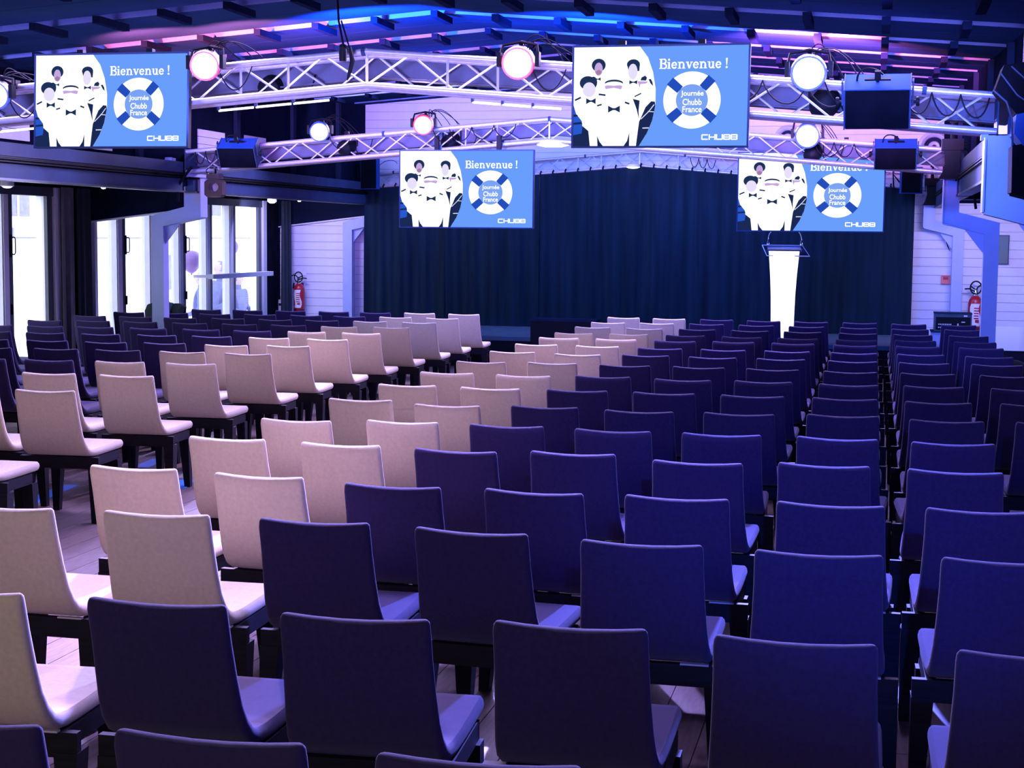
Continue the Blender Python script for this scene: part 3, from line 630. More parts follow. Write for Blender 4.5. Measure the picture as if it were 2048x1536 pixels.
# ---------------------------------------------------------------- lamps on the trusses
def aim(loc, target): return Matrix.Translation(loc) @ (Vector(target)-Vector(loc)).to_track_quat('Z', 'Y').to_matrix().to_4x4()
def cable(name, pts, parent, r=.006): return P(name, MB().tube(curve(*pts), r, 5), M['cable'], parent, True)
def par(x, y, z, r, lens, glow, lab, seed):
    t = T('stage_lamp', lab, 'stage light', (x, y, z), 'round stage lamps facing the chairs')
    m = aim((x, y, z), (x*.55, y-9, z-1.9)); ax = (m.to_3x3() @ Vector((0, 0, 1)))
    P('lens', MB().lathe([(0, .012), (r*.5, .010), (r*.96, -.004)], 24, m), lens, t, True)
    P('lens_rim', MB().lathe([(r*.96, -.01), (r*.98, .012), (r*1.10, .012), (r*1.16, -.03), (r*1.12, -.06)], 24, m), glow, t, True)
    P('can', MB().lathe([(r*1.12, -.04), (r*1.12, -.13), (r*.9, -.19), (r*.45, -.21), (0, -.215)], 20, m), M['black'], t, True)
    P('yoke', MB().cbox((x-r*1.35, y+.03, z+.03), (.03, .06, .10)).cbox((x+r*1.35, y+.03, z+.03), (.03, .06, .10)).tube([(x-r*1.35, y+.04, z+.05), (x-r*1.2, y+.07, z+r*1.3), (x, y+.09, z+r*1.55), (x+r*1.2, y+.07, z+r*1.3), (x+r*1.35, y+.04, z+.05)], .012, 6), M['black'], t, True)
    P('clamp', MB().tube([(x, y+.10, z+r*1.5), (x, y+.32, tz(x)+.02)], .018, 6).cbox((x, y+.31, tz(x)+.02), (.04, .07, .07)), M['black'], t, True)
    random.seed(seed)
    for k in range(4):
        dx = random.uniform(.05, .32); cable('cable', ((x+random.uniform(-.05, .1), y+.1, z+r), (x+dx*.4, y+.12, z+r+random.uniform(.08, .2)), (x+dx, y+.12, z+r+random.uniform(.02, .14)), (x+dx+.12, y+.2, tz(x+dx+.12)+.02)), t, .0045)
    cable('cable', ((x+r, y+.06, z-r*.5), (x+r*1.6, y+.1, z-r*2.2), (x+r*2.4, y+.14, z-r*2.2), (x+r*3, y+.2, tz(x+.3)-.04)), t, .005)
par(-4.874, 10.98, 3.155, .098, M['lens_pink'], M['glow_red'], 'glowing pink-white lamp right of the upper left screen', 1)
par(-2.500, 10.98, 3.140, .103, M['lens_pink'], M['glow_red'], 'glowing pink-white lamp left of the upper right screen', 2)
par(-.478, 10.98, 3.045, .108, M['lens_blue'], M['glow_blue'], 'large blue-rimmed lamp between the upper right screen and the big speaker', 3)
par(-6.60, 10.98, 2.955, .098, M['lens_blue'], M['glow_blue'], 'blue lamp cut by the left edge, beside the upper left screen', 4)
par(-6.42, 17.72, 3.120, .103, M['lens_blue'], M['glow_blue'], 'blue-rimmed lamp on the second truss, left part', 5)
par(-5.15, 17.72, 3.192, .103, M['lens_pink'], M['glow_red'], 'pink-white lamp on the second truss above the left far screen', 6)
par(-.765, 17.72, 3.050, .122, M['lens_blue'], M['glow_blue'], 'blue-rimmed lamp on the second truss above the right far screen', 7)
def can(x, y, z, r, lab):
    t = T('rear_lamp', lab, 'stage light', (x, y, z), 'black lamps turned away behind the trusses')
    m = aim((x, y, z), (x+.6, y+4, z+1.2))
    P('can', MB().lathe([(0, -.17), (r*.5, -.165), (r*.9, -.13), (r, -.06), (r, .09), (r*1.05, .10), (r*.95, .10), (r*.9, .05), (0, .05)], 20, m), M['black'], t, True)
    P('yoke', MB().tube([(x-r*1.1, y, z), (x-r*1.1, y, z+r*1.4), (x+r*1.1, y, z+r*1.4), (x+r*1.1, y, z)], .010, 6).cbox((x, y-.05, z+r*1.5), (.05, .06, .05)), M['black'], t, True)
    cable('cable', ((x+r, y-.05, z-.02), (x+r*2, y-.05, z-.22), (x+r*3, y-.08, z-.1), (x+r*3.4, y-.1, z+.08)), t, .006)
for (x, y, z, lab) in ((-4.60, 11.72, 3.07, 'black lamp seen from behind inside the nearest truss, right of the pink lamp'), (-2.02, 11.72, 3.00, 'black lamp seen from behind, at the edge of the upper right screen'),
    (-.38, 11.62, 2.90, 'black lamp hanging behind the big blue-rimmed lamp'), (-6.02, 11.72, 2.92, 'black lamp seen from behind at the left edge of the upper left screen')):
    can(x, y, z, .105, lab)
for (x, z, lab) in ((-6.28, 2.99, 'black lamp turned away beside the blue lamp on the second truss'), (-4.98, 3.05, 'black lamp turned away beside the pink lamp on the second truss'), (-.72, 2.90, 'small dark lamp hanging under the blue lamp above the right far screen')):
    can(x, 18.36, z, .10, lab)

# ---------------------------------------------------------------- speakers
def wedge(cx, y, zt, W, H, D, tilt, rz, lab, knob=1):
    t = T('speaker', lab, 'speaker', (cx, y, zt), 'black speakers slung under the trusses'); t.rotation_euler = (R(tilt), 0, R(rz))
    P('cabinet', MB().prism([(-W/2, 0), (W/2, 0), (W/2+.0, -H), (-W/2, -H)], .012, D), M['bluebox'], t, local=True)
    P('grille', MB().prism([(-W/2+.004, -.008), (W/2-.004, -.008), (W/2-.004, -H+.006), (-W/2+.004, -H+.006)], -.004, .014), M['blackgrille'], t, local=True)
    P('side_plate', MB().box(-W/2-.008, -W/2, -.004, D, -H, .006).box(W/2, W/2+.008, -.004, D, -H, .006), M['steeld'], t, local=True)
    for s in (-1, 1):
        P('knob', MB().lathe([(.012, 0), (.012, .03), (.030, .032), (.034, .045), (.030, .055), (0, .056)], 12, Matrix.Translation((s*(W/2+.008), D*.4, -H*.45)) @ Matrix.Rotation(R(90*s), 4, 'Y')), M['black'], t, True, local=True)
        P('bracket', MB().box(s*(W/2+.018)-.006, s*(W/2+.018)+.006, D*.3, D*.5, -H*.5, .03), M['steeld'], t, local=True)
    P('hanging_bar', MB().box(-W*.2, W*.2, D*.35, D*.45, .03, .042).box(-.02, .02, D*.35, D*.45, .04, .10), M['black'], t, local=True)
    inv = Euler((R(tilt), 0, R(rz))).to_matrix().transposed(); yc = 11.30 if y < 12 else 18.03
    tgt = inv @ Vector((0, yc-y, tz(cx)-zt-.24)); tg2 = inv @ Vector((0, yc-y, tz(cx)-zt))
    P('hanging_arm', MB().tube([(0, D*.4, .09), tuple(tgt), tuple(tg2)], .012, 6), M['black'], t, True, local=True)
    P('cable', MB().tube(curve((-W*.32, D*.6, 0), (-W*.32, D*.5, .14), (-.02, D*.7, .10), (.03, D*.9, .01)), .007, 6), M['cable'], t, True, local=True)
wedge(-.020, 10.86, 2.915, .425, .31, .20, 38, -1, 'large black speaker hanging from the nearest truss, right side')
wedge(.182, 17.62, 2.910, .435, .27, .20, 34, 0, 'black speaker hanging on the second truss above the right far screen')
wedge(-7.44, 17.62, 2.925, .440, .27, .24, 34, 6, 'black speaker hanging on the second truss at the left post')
def column_speaker(x, y, zt, W, H, lab):
    t = T('wall_speaker', lab, 'speaker', (x, y, zt-H), 'upright black speakers beside the curtain')
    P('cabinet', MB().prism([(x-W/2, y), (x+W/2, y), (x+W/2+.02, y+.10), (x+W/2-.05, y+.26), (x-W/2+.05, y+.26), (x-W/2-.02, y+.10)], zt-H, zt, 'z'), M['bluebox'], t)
    P('grille', MB().box(x-W/2+.01, x+W/2-.01, y-.014, y, zt-H+.01, zt-.01), M['blackgrille'], t)
    P('bracket', MB().box(x-.03, x+.03, y+.02, y+.12, zt, zt+.05).tube([(x-W/2, y+.16, zt-.25), (x-W/2-.12, y+.2, zt-.1), (x-W/2-.1, y+.22, zt-.35)], .014, 6), M['black'], t, True)
    cable('cable', ((x+W/2, y+.1, zt-.12), (x+W/2+.1, y+.12, zt-.02), (x+W/2+.25, y+.14, zt+.02), (x+W/2+.3, y+.16, zt-.08)), t, .005)
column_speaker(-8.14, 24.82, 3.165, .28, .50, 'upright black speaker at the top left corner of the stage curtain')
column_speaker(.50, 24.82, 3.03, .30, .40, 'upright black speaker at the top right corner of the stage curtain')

t = T('stacked_speaker', 'big black speaker stack cut off by the right edge, above the nearest post', 'speaker', (.88, 10.1, 2.15))
P('upper_cabinet', MB().prism([(.675, 2.84), (.80, 2.69), (1.0, 2.69), (1.0, 3.02), (.72, 2.98)], 10.0, 10.3), M['blackgrille'], t)
P('blue_face', MB().prism([(.80, 2.685), (.98, 2.72), (.98, 2.55), (.845, 2.50), (.79, 2.57)], 9.97, 10.3), M['bluebox'], t)  # black face plate, blue light painted in its colour
P('lower_cabinet', MB().prism([(.785, 2.50), (.98, 2.54), (.98, 2.15), (.79, 2.22)], 10.0, 10.3), M['blackgrille'], t)
P('edge_wire', MB().tube([(.66, 9.98, 2.83), (.74, 9.98, 2.76), (.775, 9.98, 2.66), (.785, 9.98, 2.50)], .006, 6).tube([(.70, 9.98, 2.93), (.80, 9.98, 2.80), (.90, 9.98, 2.73)], .005, 6).tube([(.76, 9.98, 2.97), (.88, 9.98, 2.86)], .005, 6), M['steeld'], t, True)
P('hanging_bar', MB().box(.84, .88, 10.12, 10.16, 2.95, roofz(.86, 10.1)-.01), M['black'], t)

# moving heads
def moving_head(x, y, zt, s, lab, mt):
    t = T('moving_head', lab, 'stage light', (x, y, zt), 'moving-head lights under the trusses')
    P('base_box', MB().box(x-.115*s, x+.115*s, y-.07*s, y+.09*s, zt-.12*s, zt), mt, t)
    P('arm', MB().prism([(x-.085*s, zt-.12*s), (x+.085*s, zt-.12*s), (x+.10*s, zt-.34*s), (x+.07*s, zt-.40*s), (x-.09*s, zt-.40*s), (x-.07*s, zt-.3*s)], y-.02*s, y+.05*s), mt, t)
    P('head', MB().prism([(x-.06*s, zt-.20*s), (x+.07*s, zt-.20*s), (x+.09*s, zt-.37*s), (x+.12*s, zt-.43*s), (x-.14*s, zt-.43*s), (x-.10*s, zt-.36*s)], y-.11*s, y+.04*s), mt, t)
    P('clamp', MB().tube([(x, y, zt), (x, y, zt+.14*s), (x+.01, y, zt+.24*s)], [.028*s, .02*s, .014*s], 8).cbox((x, y, zt+.2*s), (.07*s, .05, .05*s)), mt, t, True)
    P('safety_loop', MB().tube(curve((x-.03, y, zt+.22*s), (x-.20*s, y, zt+.30*s), (x-.10*s, y, zt+.48*s), (x+.02, y, zt+.36*s))+curve((x+.02, y, zt+.22*s), (x+.12*s, y, zt+.24*s), (x+.13*s, y, zt+.34*s), (x+.10*s, y, zt+.40*s)), .008*s, 5), M['cable'], t, True)
    for k in range(2):
        cable('cable', ((x+.115*s, y, zt-.04-.03*k), (x+.26*s, y, zt-.06-.04*k), (x+.34*s, y, zt+.02), (x+.24*s, y+.05, zt+.16*s)), t, .007)
    cable('cable', ((x+.12*s, y+.04, zt-.1*s), (x+.26*s, y+.04, zt-.2*s), (x+.22*s, y+.04, zt-.5*s), (x+.27*s, y+.06, zt-.75*s)), t, .016)
moving_head(.782, 17.85, 3.02, 1.0, 'black moving-head light hanging by the right middle post', M['black'])
moving_head(.81, 24.85, 2.86, .95, 'small black moving-head light at the far right post', M['black'])
t = T('scanner_light', 'bronze scanner light with a round mirror hole, left middle post', 'stage light', (-7.80, 17.86, 2.36))
bx = MB(); n = 20
ring_ = [(-7.80+.065*cos(2*PI*i/n), 2.475+.058*sin(2*PI*i/n)) for i in range(n)]
sq = []
for i in range(n):
    a = 2*PI*i/n; c_, s_ = cos(a), sin(a); k = 1/max(abs(c_), abs(s_)); sq.append((-7.80+.115*c_*k, 2.46+.105*s_*k))
for y in (17.80, 17.92):
    for q in range(n):
        a, b = q, (q+1) % n; bx.add([(ring_[a][0], y, ring_[a][1]), (ring_[b][0], y, ring_[b][1]), (sq[b][0], y, sq[b][1]), (sq[a][0], y, sq[a][1])], [(0, 1, 2, 3)])
for q in range(n):
    a, b = q, (q+1) % n
    for lst in (ring_, sq): bx.add([(lst[a][0], 17.80, lst[a][1]), (lst[b][0], 17.80, lst[b][1]), (lst[b][0], 17.92, lst[b][1]), (lst[a][0], 17.92, lst[a][1])], [(0, 1, 2, 3)])
P('housing', bx, M['brown'], t)
P('mirror', MB().cbox((-7.80, 17.95, 2.475), (.14, .01, .13), (20, 0, 0)), M['ceramic'], t)
P('top_box', MB().box(-7.88, -7.72, 17.78, 17.92, 2.575, 2.635), M['brown'], t)
P('clamp', MB().tube([(-7.80, 17.86, 2.635), (-7.80, 17.90, 2.72)], .014, 6).cbox((-7.8, 17.9, 2.69), (.05, .05, .03)), M['chrome'], t, True)
P('safety_loop', MB().tube(curve((-7.83, 17.86, 2.64), (-7.95, 17.86, 2.62), (-7.95, 17.88, 2.72), (-7.86, 17.95, 2.71)), .007, 5), M['chrome'], t, True)
t = T('junction_box', 'small white box on the end of the left beam beside the middle post', 'box', (-8.39, 17.85, 2.66))
P('box_body', MB().box(-8.46, -8.33, 17.80, 17.90, 2.655, 2.825), M['ceramic'], t)
P('box_lid', MB().box(-8.465, -8.325, 17.79, 17.80, 2.65, 2.83), M['steel'], t)
# extra cable runs on the trusses
for (xa, xb, y, lab) in ((-1.1, -.2, 11.16, 'black cable looping under the nearest truss beside the big speaker'), (.15, .72, 11.2, 'black cable drooping at the right end of the nearest truss'),
                         (-4.9, -4.1, 17.96, 'black cable looping along the second truss above the left far screen'), (-.7, -.05, 17.96, 'black cable looping along the second truss above the right far screen'),
                         (-2.9, -2.5, 25.12, 'black cable bundle knotted on the stage truss right of its peak'), (-8.1, -7.7, 17.96, 'black cable at the left end of the second truss')):
    mb = MB(); n = 3; st = (xb-xa)/n
    for q in range(n):
        a, b = xa+q*st, xa+(q+1)*st; mb.tube(curve((a, y, tz(a)-.02), (a+st*.2, y-.02, tz(a)-.20), (b-st*.2, y-.02, tz(b)-.24), (b, y, tz(b)-.03), 10), .006, 5)
    o = link('truss_cable', mb.mesh('truss_cable', M['cable'], True)); o['label'] = lab; o['category'] = 'cable'; o['group'] = 'cables tied along the trusses'
o = link('truss_cable', MB().tube([(-8.10, 17.86, 2.72), (-8.18, 17.88, 2.64), (-8.30, 17.9, 2.50), (-8.31, 17.9, 2.3)], .018, 8).mesh('truss_cable', M['cable'], True))
o['label'] = 'thick black cable running down the middle left post'; o['category'] = 'cable'; o['group'] = 'cables tied along the trusses'

# ---------------------------------------------------------------- lectern
LX, LY = -1.262, 22.72
t = T('lectern', 'white lit lectern with a clear top standing on the stage', 'lectern', (LX, LY, .45))
prof = [(.215, 1.62), (.205, 1.50), (.185, 1.25), (.172, 1.0), (.165, .75), (.160, .50)]
pl = [(LX-a, z) for a, z in prof]+[(LX+a, z) for a, z in reversed(prof)]
mb = MB(); n = 8
for i in range(len(prof)-1):
    (a, z), (b, zz) = prof[i], prof[i+1]
    for q in range(n):
        s0, s1 = -1+2*q/n, -1+2*(q+1)/n; f = lambda s: -.05*(1-s*s)
        for off in (0, .02): mb.add([(LX+a*s0, LY+f(s0)+off, z+.13), (LX+a*s1, LY+f(s1)+off, z+.13), (LX+b*s1, LY+f(s1)+off, zz+.13), (LX+b*s0, LY+f(s0)+off, zz+.13)], [(0, 1, 2, 3)])
P('front_panel', mb, M['lecternglow'], t, True)
P('side_panel', MB().prism([(LX-.215+.01, 1.75), (LX-.20, 1.75), (LX-.15, .63), (LX-.16, .63)], LY, LY+.22), M['perspex'], t)
P('side_panel', MB().prism([(LX+.20, 1.75), (LX+.205, 1.75), (LX+.16, .63), (LX+.15, .63)], LY, LY+.22), M['perspex'], t)
P('desk_top', MB().add([(LX-.33, LY+.30, 1.84), (LX+.24, LY+.30, 1.84), (LX+.36, LY-.02, 1.69), (LX-.24, LY-.02, 1.69), (LX-.33, LY+.30, 1.825), (LX+.24, LY+.30, 1.825), (LX+.36, LY-.02, 1.675), (LX-.24, LY-.02, 1.675)],
  [(0, 1, 2, 3), (7, 6, 5, 4), (0, 4, 5, 1), (1, 5, 6, 2), (2, 6, 7, 3), (3, 7, 4, 0)]), M['perspex'], t)
P('desk_edge', MB().tube([(LX-.33, LY+.30, 1.83), (LX+.24, LY+.30, 1.83), (LX+.36, LY-.02, 1.682), (LX-.24, LY-.02, 1.682), (LX-.33, LY+.30, 1.83)], .007, 6), M['ceramic'], t, True)
P('rear_bar', MB().tube([(LX-.25, LY+.28, 1.79), (LX+.22, LY+.28, 1.79)], .022, 10), M['ceramic'], t, True)
P('base', MB().box(LX-.26, LX+.26, LY-.08, LY+.34, .45, .62), M['lecternglow'], t)
for s in (-1, 1):
    t2 = T('gooseneck_microphone', 'thin gooseneck microphone on the %s side of the lectern' % ('left' if s < 0 else 'right'), 'microphone', (LX+s*.235-.01, LY+.27, 1.84), 'lectern microphones')
    x0 = LX-.01+s*.235
    P('holder', MB().lathe([(.022, 0), (.026, .02), (.012, .05), (.010, .10)], 12, Matrix.Translation((x0, LY+.27, 1.835))), M['chrome'], t2, True)
    P('neck', MB().tube(curve((x0, LY+.27, 1.93), (x0-s*.01, LY+.27, 2.02), (x0-s*.06, LY+.26, 2.04), (x0-s*.13, LY+.25, 2.13)), .0065, 8), M['alud'], t2, True)
    P('capsule', MB().tube([(x0-s*.125, LY+.25, 2.12), (x0-s*.15, LY+.25, 2.17), (x0-s*.16, LY+.25, 2.19)], [.012, .022, .014], 10), M['black'], t2, True)

# black case before the stage, rack, wall things
t = T('stage_case', 'plain black box case standing in front of the stage, left of centre', 'case', (-4.29, 22.1, 0))
P('case_body', MB().box(-4.77, -3.83, 21.95, 22.36, .03, .72), M['black'], t)
P('case_lid', MB().box(-4.78, -3.82, 21.94, 22.37, .72, .75), M['dark2'], t)
for x in (-4.7, -3.92): [P('foot', MB().box(x, x+.05, q, q+.05, 0, .03), M['black'], t) for q in (21.99, 22.26)]
t = T('amplifier_rack', 'small dark amplifier rack with rows of knobs by the right wall', 'amplifier', (1.12, 23.5, .62))
P('rack_case', MB().box(.865, 1.385, 23.5, 23.9, .62, .87), M['rackface'], t)
P('rack_lid', MB().box(.86, 1.39, 23.49, 23.91, .87, .885), M['dark2'], t)
P('front_panel', MB().box(.885, 1.365, 23.488, 23.50, .64, .825), M['black'], t)
for rr in range(2):
    for q in range(8):
        P('knob', MB().lathe([(.009, 0), (.008, .016), (0, .016)], 8, Matrix.Translation((.925+q*.024, 23.488, .72-.045*rr)) @ Matrix.Rotation(R(90), 4, 'X')), M['label'], t, True)
for (q0, q1, z0, z1) in ((1.12, 1.33, .672, .684), (1.24, 1.29, .75, .762), (1.27, 1.32, .835, .855), (1.185, 1.20, .70, .735)):
    P('label_strip', MB().box(q0, q1, 23.482, 23.488, z0, z1), M['label'], t)
t = T('equipment_case', 'pale grey case under the amplifier rack', 'case', (1.12, 23.55, 0))
P('case_body', MB().box(.83, 1.30, 23.46, 23.95, .02, .60), M['steel'], t)
P('case_lid', MB().box(.82, 1.40, 23.45, 23.96, .60, .62), M['dark2'], t)
P('case_side', MB().box(1.0, 1.38, 23.47, 23.94, .02, .60), M['dark2'], t)
def extinguisher(x, z, s, mirror, lab):
    t = T('fire_extinguisher', lab, 'fire extinguisher', (x, 25.36, z), 'red fire extinguishers')
    y = 25.36; m = Matrix.Translation((x, y, z))
    P('cylinder', MB().lathe([(.088*s, .04*s), (.094*s, .06*s), (.094*s, .38*s), (.085*s, .43*s), (.055*s, .475*s), (.03*s, .49*s)], 22, m), M['red'], t, True)
    P('base_ring', MB().lathe([(.086*s, 0), (.096*s, 0), (.096*s, .05*s), (.086*s, .05*s)], 22, m), M['reddark'], t, True)
    ls = []
    for i in range(7):      # curved label with wavy sides
        a = i/6; zz = (.07+.31*a)*s; sh = .016*s*sin(a*2*PI); ls.append((-.058*s+sh, .058*s+sh, zz))
    mb = MB(); vs = []
    for l, r_, zz in ls:
        for q in range(7): xx = l+(r_-l)*q/6; vs.append((x+xx, y-math.sqrt(max(0, (.0955*s)**2-xx*xx))-.001, z+zz))
    mb.add(vs, [(i*7+j, i*7+j+1, i*7+j+8, i*7+j+7) for i in range(6) for j in range(6)]); lb = P('label_plate', mb, M['label'], t, True)
    mb = MB()
    for q in range(5): zz = z+(.17+.035*q)*s; mb.box(x-.02*s, x+.045*s, y-.099*s, y-.094*s, zz, zz+.016*s)
    mb.box(x+.0*s, x+.05*s, y-.098*s, y-.093*s, z+.12*s, z+.16*s)
    P('label_print', mb, M['red'], t)
    P('valve', MB().lathe([(.03*s, .48*s), (.035*s, .52*s), (.02*s, .55*s), (.018*s, .60*s), (0, .60*s)], 12, m), M['chrome'], t, True)
    P('lever', MB().tube([(x-.02*s, y-.02, z+.55*s), (x+.09*s*mirror, y-.03, z+.585*s), (x+.15*s*mirror, y-.03, z+.58*s)], .010*s, 6).tube([(x-.02*s, y-.02, z+.58*s), (x+.07*s*mirror, y-.03, z+.62*s)], .009*s, 6), M['black'], t, True)
    c1 = [(x+.075*s*cos(a), y-.03, z+.60*s+.088*s*sin(a)) for a in [2*PI*i/18 for i in range(19)]]
    c2 = [(x-(.085*s+.075*s*cos(a))*mirror, y-.02, z+.56*s+.075*s*sin(a)) for a in [-.9+ (2*PI-1.6)*i/14 for i in range(15)]]
    P('hose', MB().tube(c1, .010*s, 6).tube(c2, .010*s, 6).tube([(x-.085*s*mirror, y-.03, z+.50*s), (x-.088*s*mirror, y-.04, z+.40*s)], .017*s, 8), M['black'], t, True)
    P('wall_hook', MB().box(x-.03*s, x+.03*s, y+.05, 25.5, z+.44*s, z+.50*s), M['steeld'], t)
    P('wall_sign', MB().box(x-.02*s, x+.085*s, 25.488, 25.497, z+.62*s, z+.70*s), M['label'], t)
extinguisher(-9.555, .60, .98, 1, 'red fire extinguisher with black hose hanging on the left white wall')
extinguisher(1.535, .53, 1.12, -1, 'red fire extinguisher partly behind the right middle post')
t = T('call_point', 'small orange-red fire call point on the right white wall', 'fire alarm', (1.083, 25.48, 1.315))
P('call_box', MB().box(1.016, 1.148, 25.45, 25.497, 1.25, 1.382), M['callred'], t)
P('call_window', MB().box(1.045, 1.12, 25.444, 25.45, 1.315, 1.358), M['red'], t)
P('call_frame', MB().box(1.035, 1.13, 25.447, 25.451, 1.365, 1.372), M['red'], t)
t = T('wall_board', 'grey-green rectangular board on the wall at the right edge', 'board', (1.93, 25.48, 1.8))
P('board_sheet', MB().box(1.86, 2.00, 25.46, 25.497, 1.575, 2.005), M['sign'], t)
P('board_frame', MB().box(1.85, 1.86, 25.455, 25.497, 1.565, 2.015).box(2.0, 2.01, 25.455, 25.497, 1.565, 2.015).box(1.85, 2.01, 25.455, 25.497, 2.005, 2.015).box(1.85, 2.01, 25.455, 25.497, 1.565, 1.575), M['steeld'], t)
t = T('wall_hanger', 'thin dark pen-like hook on the far right post', 'hook', (1.10, 25.25, 1.83))
P('hook_rod', MB().tube([(1.065, 25.24, 1.90), (1.085, 25.23, 1.84), (1.12, 25.24, 1.76)], [.004, .010, .003], 6), M['black'], t, True)
t = T('white_panel', 'low white panel leaning at the bottom right before the back wall', 'panel', (2.1, 24.9, 0))
P('panel_sheet', MB().box(1.80, 2.49, 24.86, 24.92, .27, .635), M['ceramic'], t)
P('panel_base', MB().box(1.80, 2.49, 24.88, 24.95, 0, .27), M['darkwall'], t)
t = T('floor_bag', 'dark bag and small pale box on the floor at the far right', 'bag', (2.0, 23.3, 0))
P('bag_body', MB().lathe([(0, 0), (.20, 0), (.24, .10), (.15, .20), (.05, .24), (0, .24)], 16, Matrix.Translation((1.98, 23.3, 0)) @ Matrix.Scale(1.0, 4)), M['black'], t, True)
P('pale_box', MB().box(2.12, 2.35, 23.0, 23.2, 0, .20), M['steel'], t)
t = T('wall_dispenser', 'small white container with dark print in the far left corner', 'dispenser', (-9.86, 25.3, .55))
P('container', MB().lathe([(.05, 0), (.055, .02), (.055, .17), (.05, .2), (0, .2)], 14, Matrix.Translation((-9.86, 25.32, .60))), M['ceramic'], t, True)
P('print_patch', MB().box(-9.89, -9.83, 25.262, 25.268, .70, .74), M['dark2'], t)
P('shelf', MB().box(-9.94, -9.79, 25.24, 25.5, .58, .60), M['winframe'], t)

# ---------------------------------------------------------------- outside
o = S('terrace_ground', MB().box(-60, XL-.25, -10, 80, -.75, -.7), M['outground'])
t = T('facade_building', 'overexposed white building with pale blue windows seen through the glass doors', 'building', (-22, 38, -.7))
P('facade_wall', MB().box(-30, -22, 10, 62, -.7, 9), M['facade'], t)
for (y, z0, z1, wd) in ((29.0, .2, 1.1, 1.3), (31.5, 2.6, 3.4, 1.2), (33.5, -.4, .55, 1.7), (33.6, .75, 1.6, 1.6), (36.9, 2.3, 3.0, 1.2), (36.8, 1.75, 2.0, .5), (41, 2.4, 3.4, 1.3), (46, .1, 1.2, 1.6), (50, 2.5, 3.5, 1.4), (30.5, 2.2, 2.4, 2.2)):
    wn_ = P('window', MB().box(-22.0, -21.93, y, y+wd, z0, z1), M['outglass'], t)
    P('window_bar', MB().box(-21.93, -21.90, y+wd*.48, y+wd*.52, z0, z1), M['facade'], wn_, local=False)
P('string_course', MB().box(-22.0, -21.96, 26, 56, 1.72, 1.76), M['outglass'], t)
for (loc, r, lab) in (((-11.5, 25.30, 1.436), .185, 'purple balloon outside the glass door beside the middle handle'), ((-11.5, 27.0, 1.66), .15, 'smaller purple balloon outside, higher and further right')):
    t = T('balloon', lab, 'balloon', loc, 'purple balloons outside')
    P('balloon_skin', MB().lathe([(0, -1.22*r), (.1*r, -1.18*r), (.45*r, -.95*r), (.85*r, -.45*r), (r, .1*r), (.92*r, .5*r), (.6*r, .86*r), (.25*r, .98*r), (0, r)], 22, Matrix.Translation(loc)), M['balloon'], t, True)
    P('knot', MB().lathe([(.03*r, 0), (.12*r, -.12*r), (0, -.12*r)], 8, Matrix.Translation((loc[0], loc[1], loc[2]-1.2*r))), M['balloon'], t, True)
    P('string', MB().tube(curve((loc[0], loc[1], loc[2]-1.3*r), (loc[0], loc[1]+.05, loc[2]-.8), (loc[0], loc[1]-.05, 0), (loc[0], loc[1], -.70)), .003, 4), M['alud'], t)
def person(x, y, top, face, lab, coat, hood=False):
    """standing figure facing along `face` (radians), feet at -.7"""
    H = top+.70; t = T('person', lab, 'person', (x, y, -.7), 'people outside the glass doors'); t.rotation_euler = (0, 0, face)
    h = H; J = []; Rr = []; E = []
    def j(p, r): J.append(p); Rr.append(r); return len(J)-1
    pel = j((0, 0, .52*h), .10*h/1.0*.9); ch = j((0, .01, .70*h), .105*h); nk = j((0, .0, .84*h), .035*h); hd = j((0, .015, .885*h), .04*h)
    E += [(pel, ch), (ch, nk), (nk, hd)]
    for s in (-1, 1):
        hip = j((s*.055*h, 0, .48*h), .062*h); kn = j((s*.06*h, .02, .27*h), .042*h); an = j((s*.06*h, -.01, .04*h), .026*h); to = j((s*.065*h, .10, .02*h), .022*h)
        E += [(pel, hip), (hip, kn), (kn, an), (an, to)]
        sh = j((s*.105*h, 0, .79*h), .045*h); el = j((s*.135*h, .0, .62*h), .034*h); wr = j((s*.11*h, .14*h, .56*h), .022*h); hn = j((s*.10*h, .19*h, .56*h), .020*h)
        E += [(ch, sh), (sh, el), (el, wr), (wr, hn)]
    me = bpy.data.meshes.new('body'); me.from_pydata(J, E, []); o = link('body', me, t)
    o.modifiers.new('skin', 'SKIN'); sv = me.skin_vertices[0].data if me.skin_vertices else None
    if sv is None:
        bpy.context.view_layer.update(); sv = me.skin_vertices[0].data
    for i, r in enumerate(Rr): sv[i].radius = (r, r)
    sv[0].use_root = True
    sb = o.modifiers.new('sub', 'SUBSURF'); sb.levels = 1; sb.render_levels = 1
    me.materials.append(coat)
    k = .066*h
    P('head', MB().lathe([(0, -1.15*k), (.45*k, -1.0*k), (.72*k, -.5*k), (.80*k, 0), (.78*k, .5*k), (.5*k, .92*k), (0, 1.08*k)], 16, Matrix.Translation((0, .02, .932*h)) @ Matrix.Scale(1.12, 4, (0, 1, 0))).add([(-.12*k, .9*k+.02, .932*h-.1*k), (.12*k, .9*k+.02, .932*h-.1*k), (0, 1.15*k+.02, .932*h-.2*k), (0, .9*k+.02, .932*h+.25*k)], [(0, 1, 2), (0, 2, 3), (1, 3, 2)]), M['oskin'], t, True, local=True)
    P('hair', MB().lathe([(.84*k, -.45*k), (.90*k, 0), (.86*k, .55*k), (.55*k, 1.02*k), (0, 1.16*k)], 16, Matrix.Translation((0, -.004 if hood else -.002, .935*h)) @ Matrix.Rotation(R(12), 4, 'X')), coat if hood else M['ohair'], t, True, local=True)
    for s in (-1, 1): P('ear', MB().cbox((s*.80*k, .02, .93*h), (.014*h*.6, .03, .05)), M['oskin'], t, local=True)
person(-12.5, 27.95, 1.19, 1.9, 'person with grey hair outside behind the glass, left of the other two', M['ocoat'])
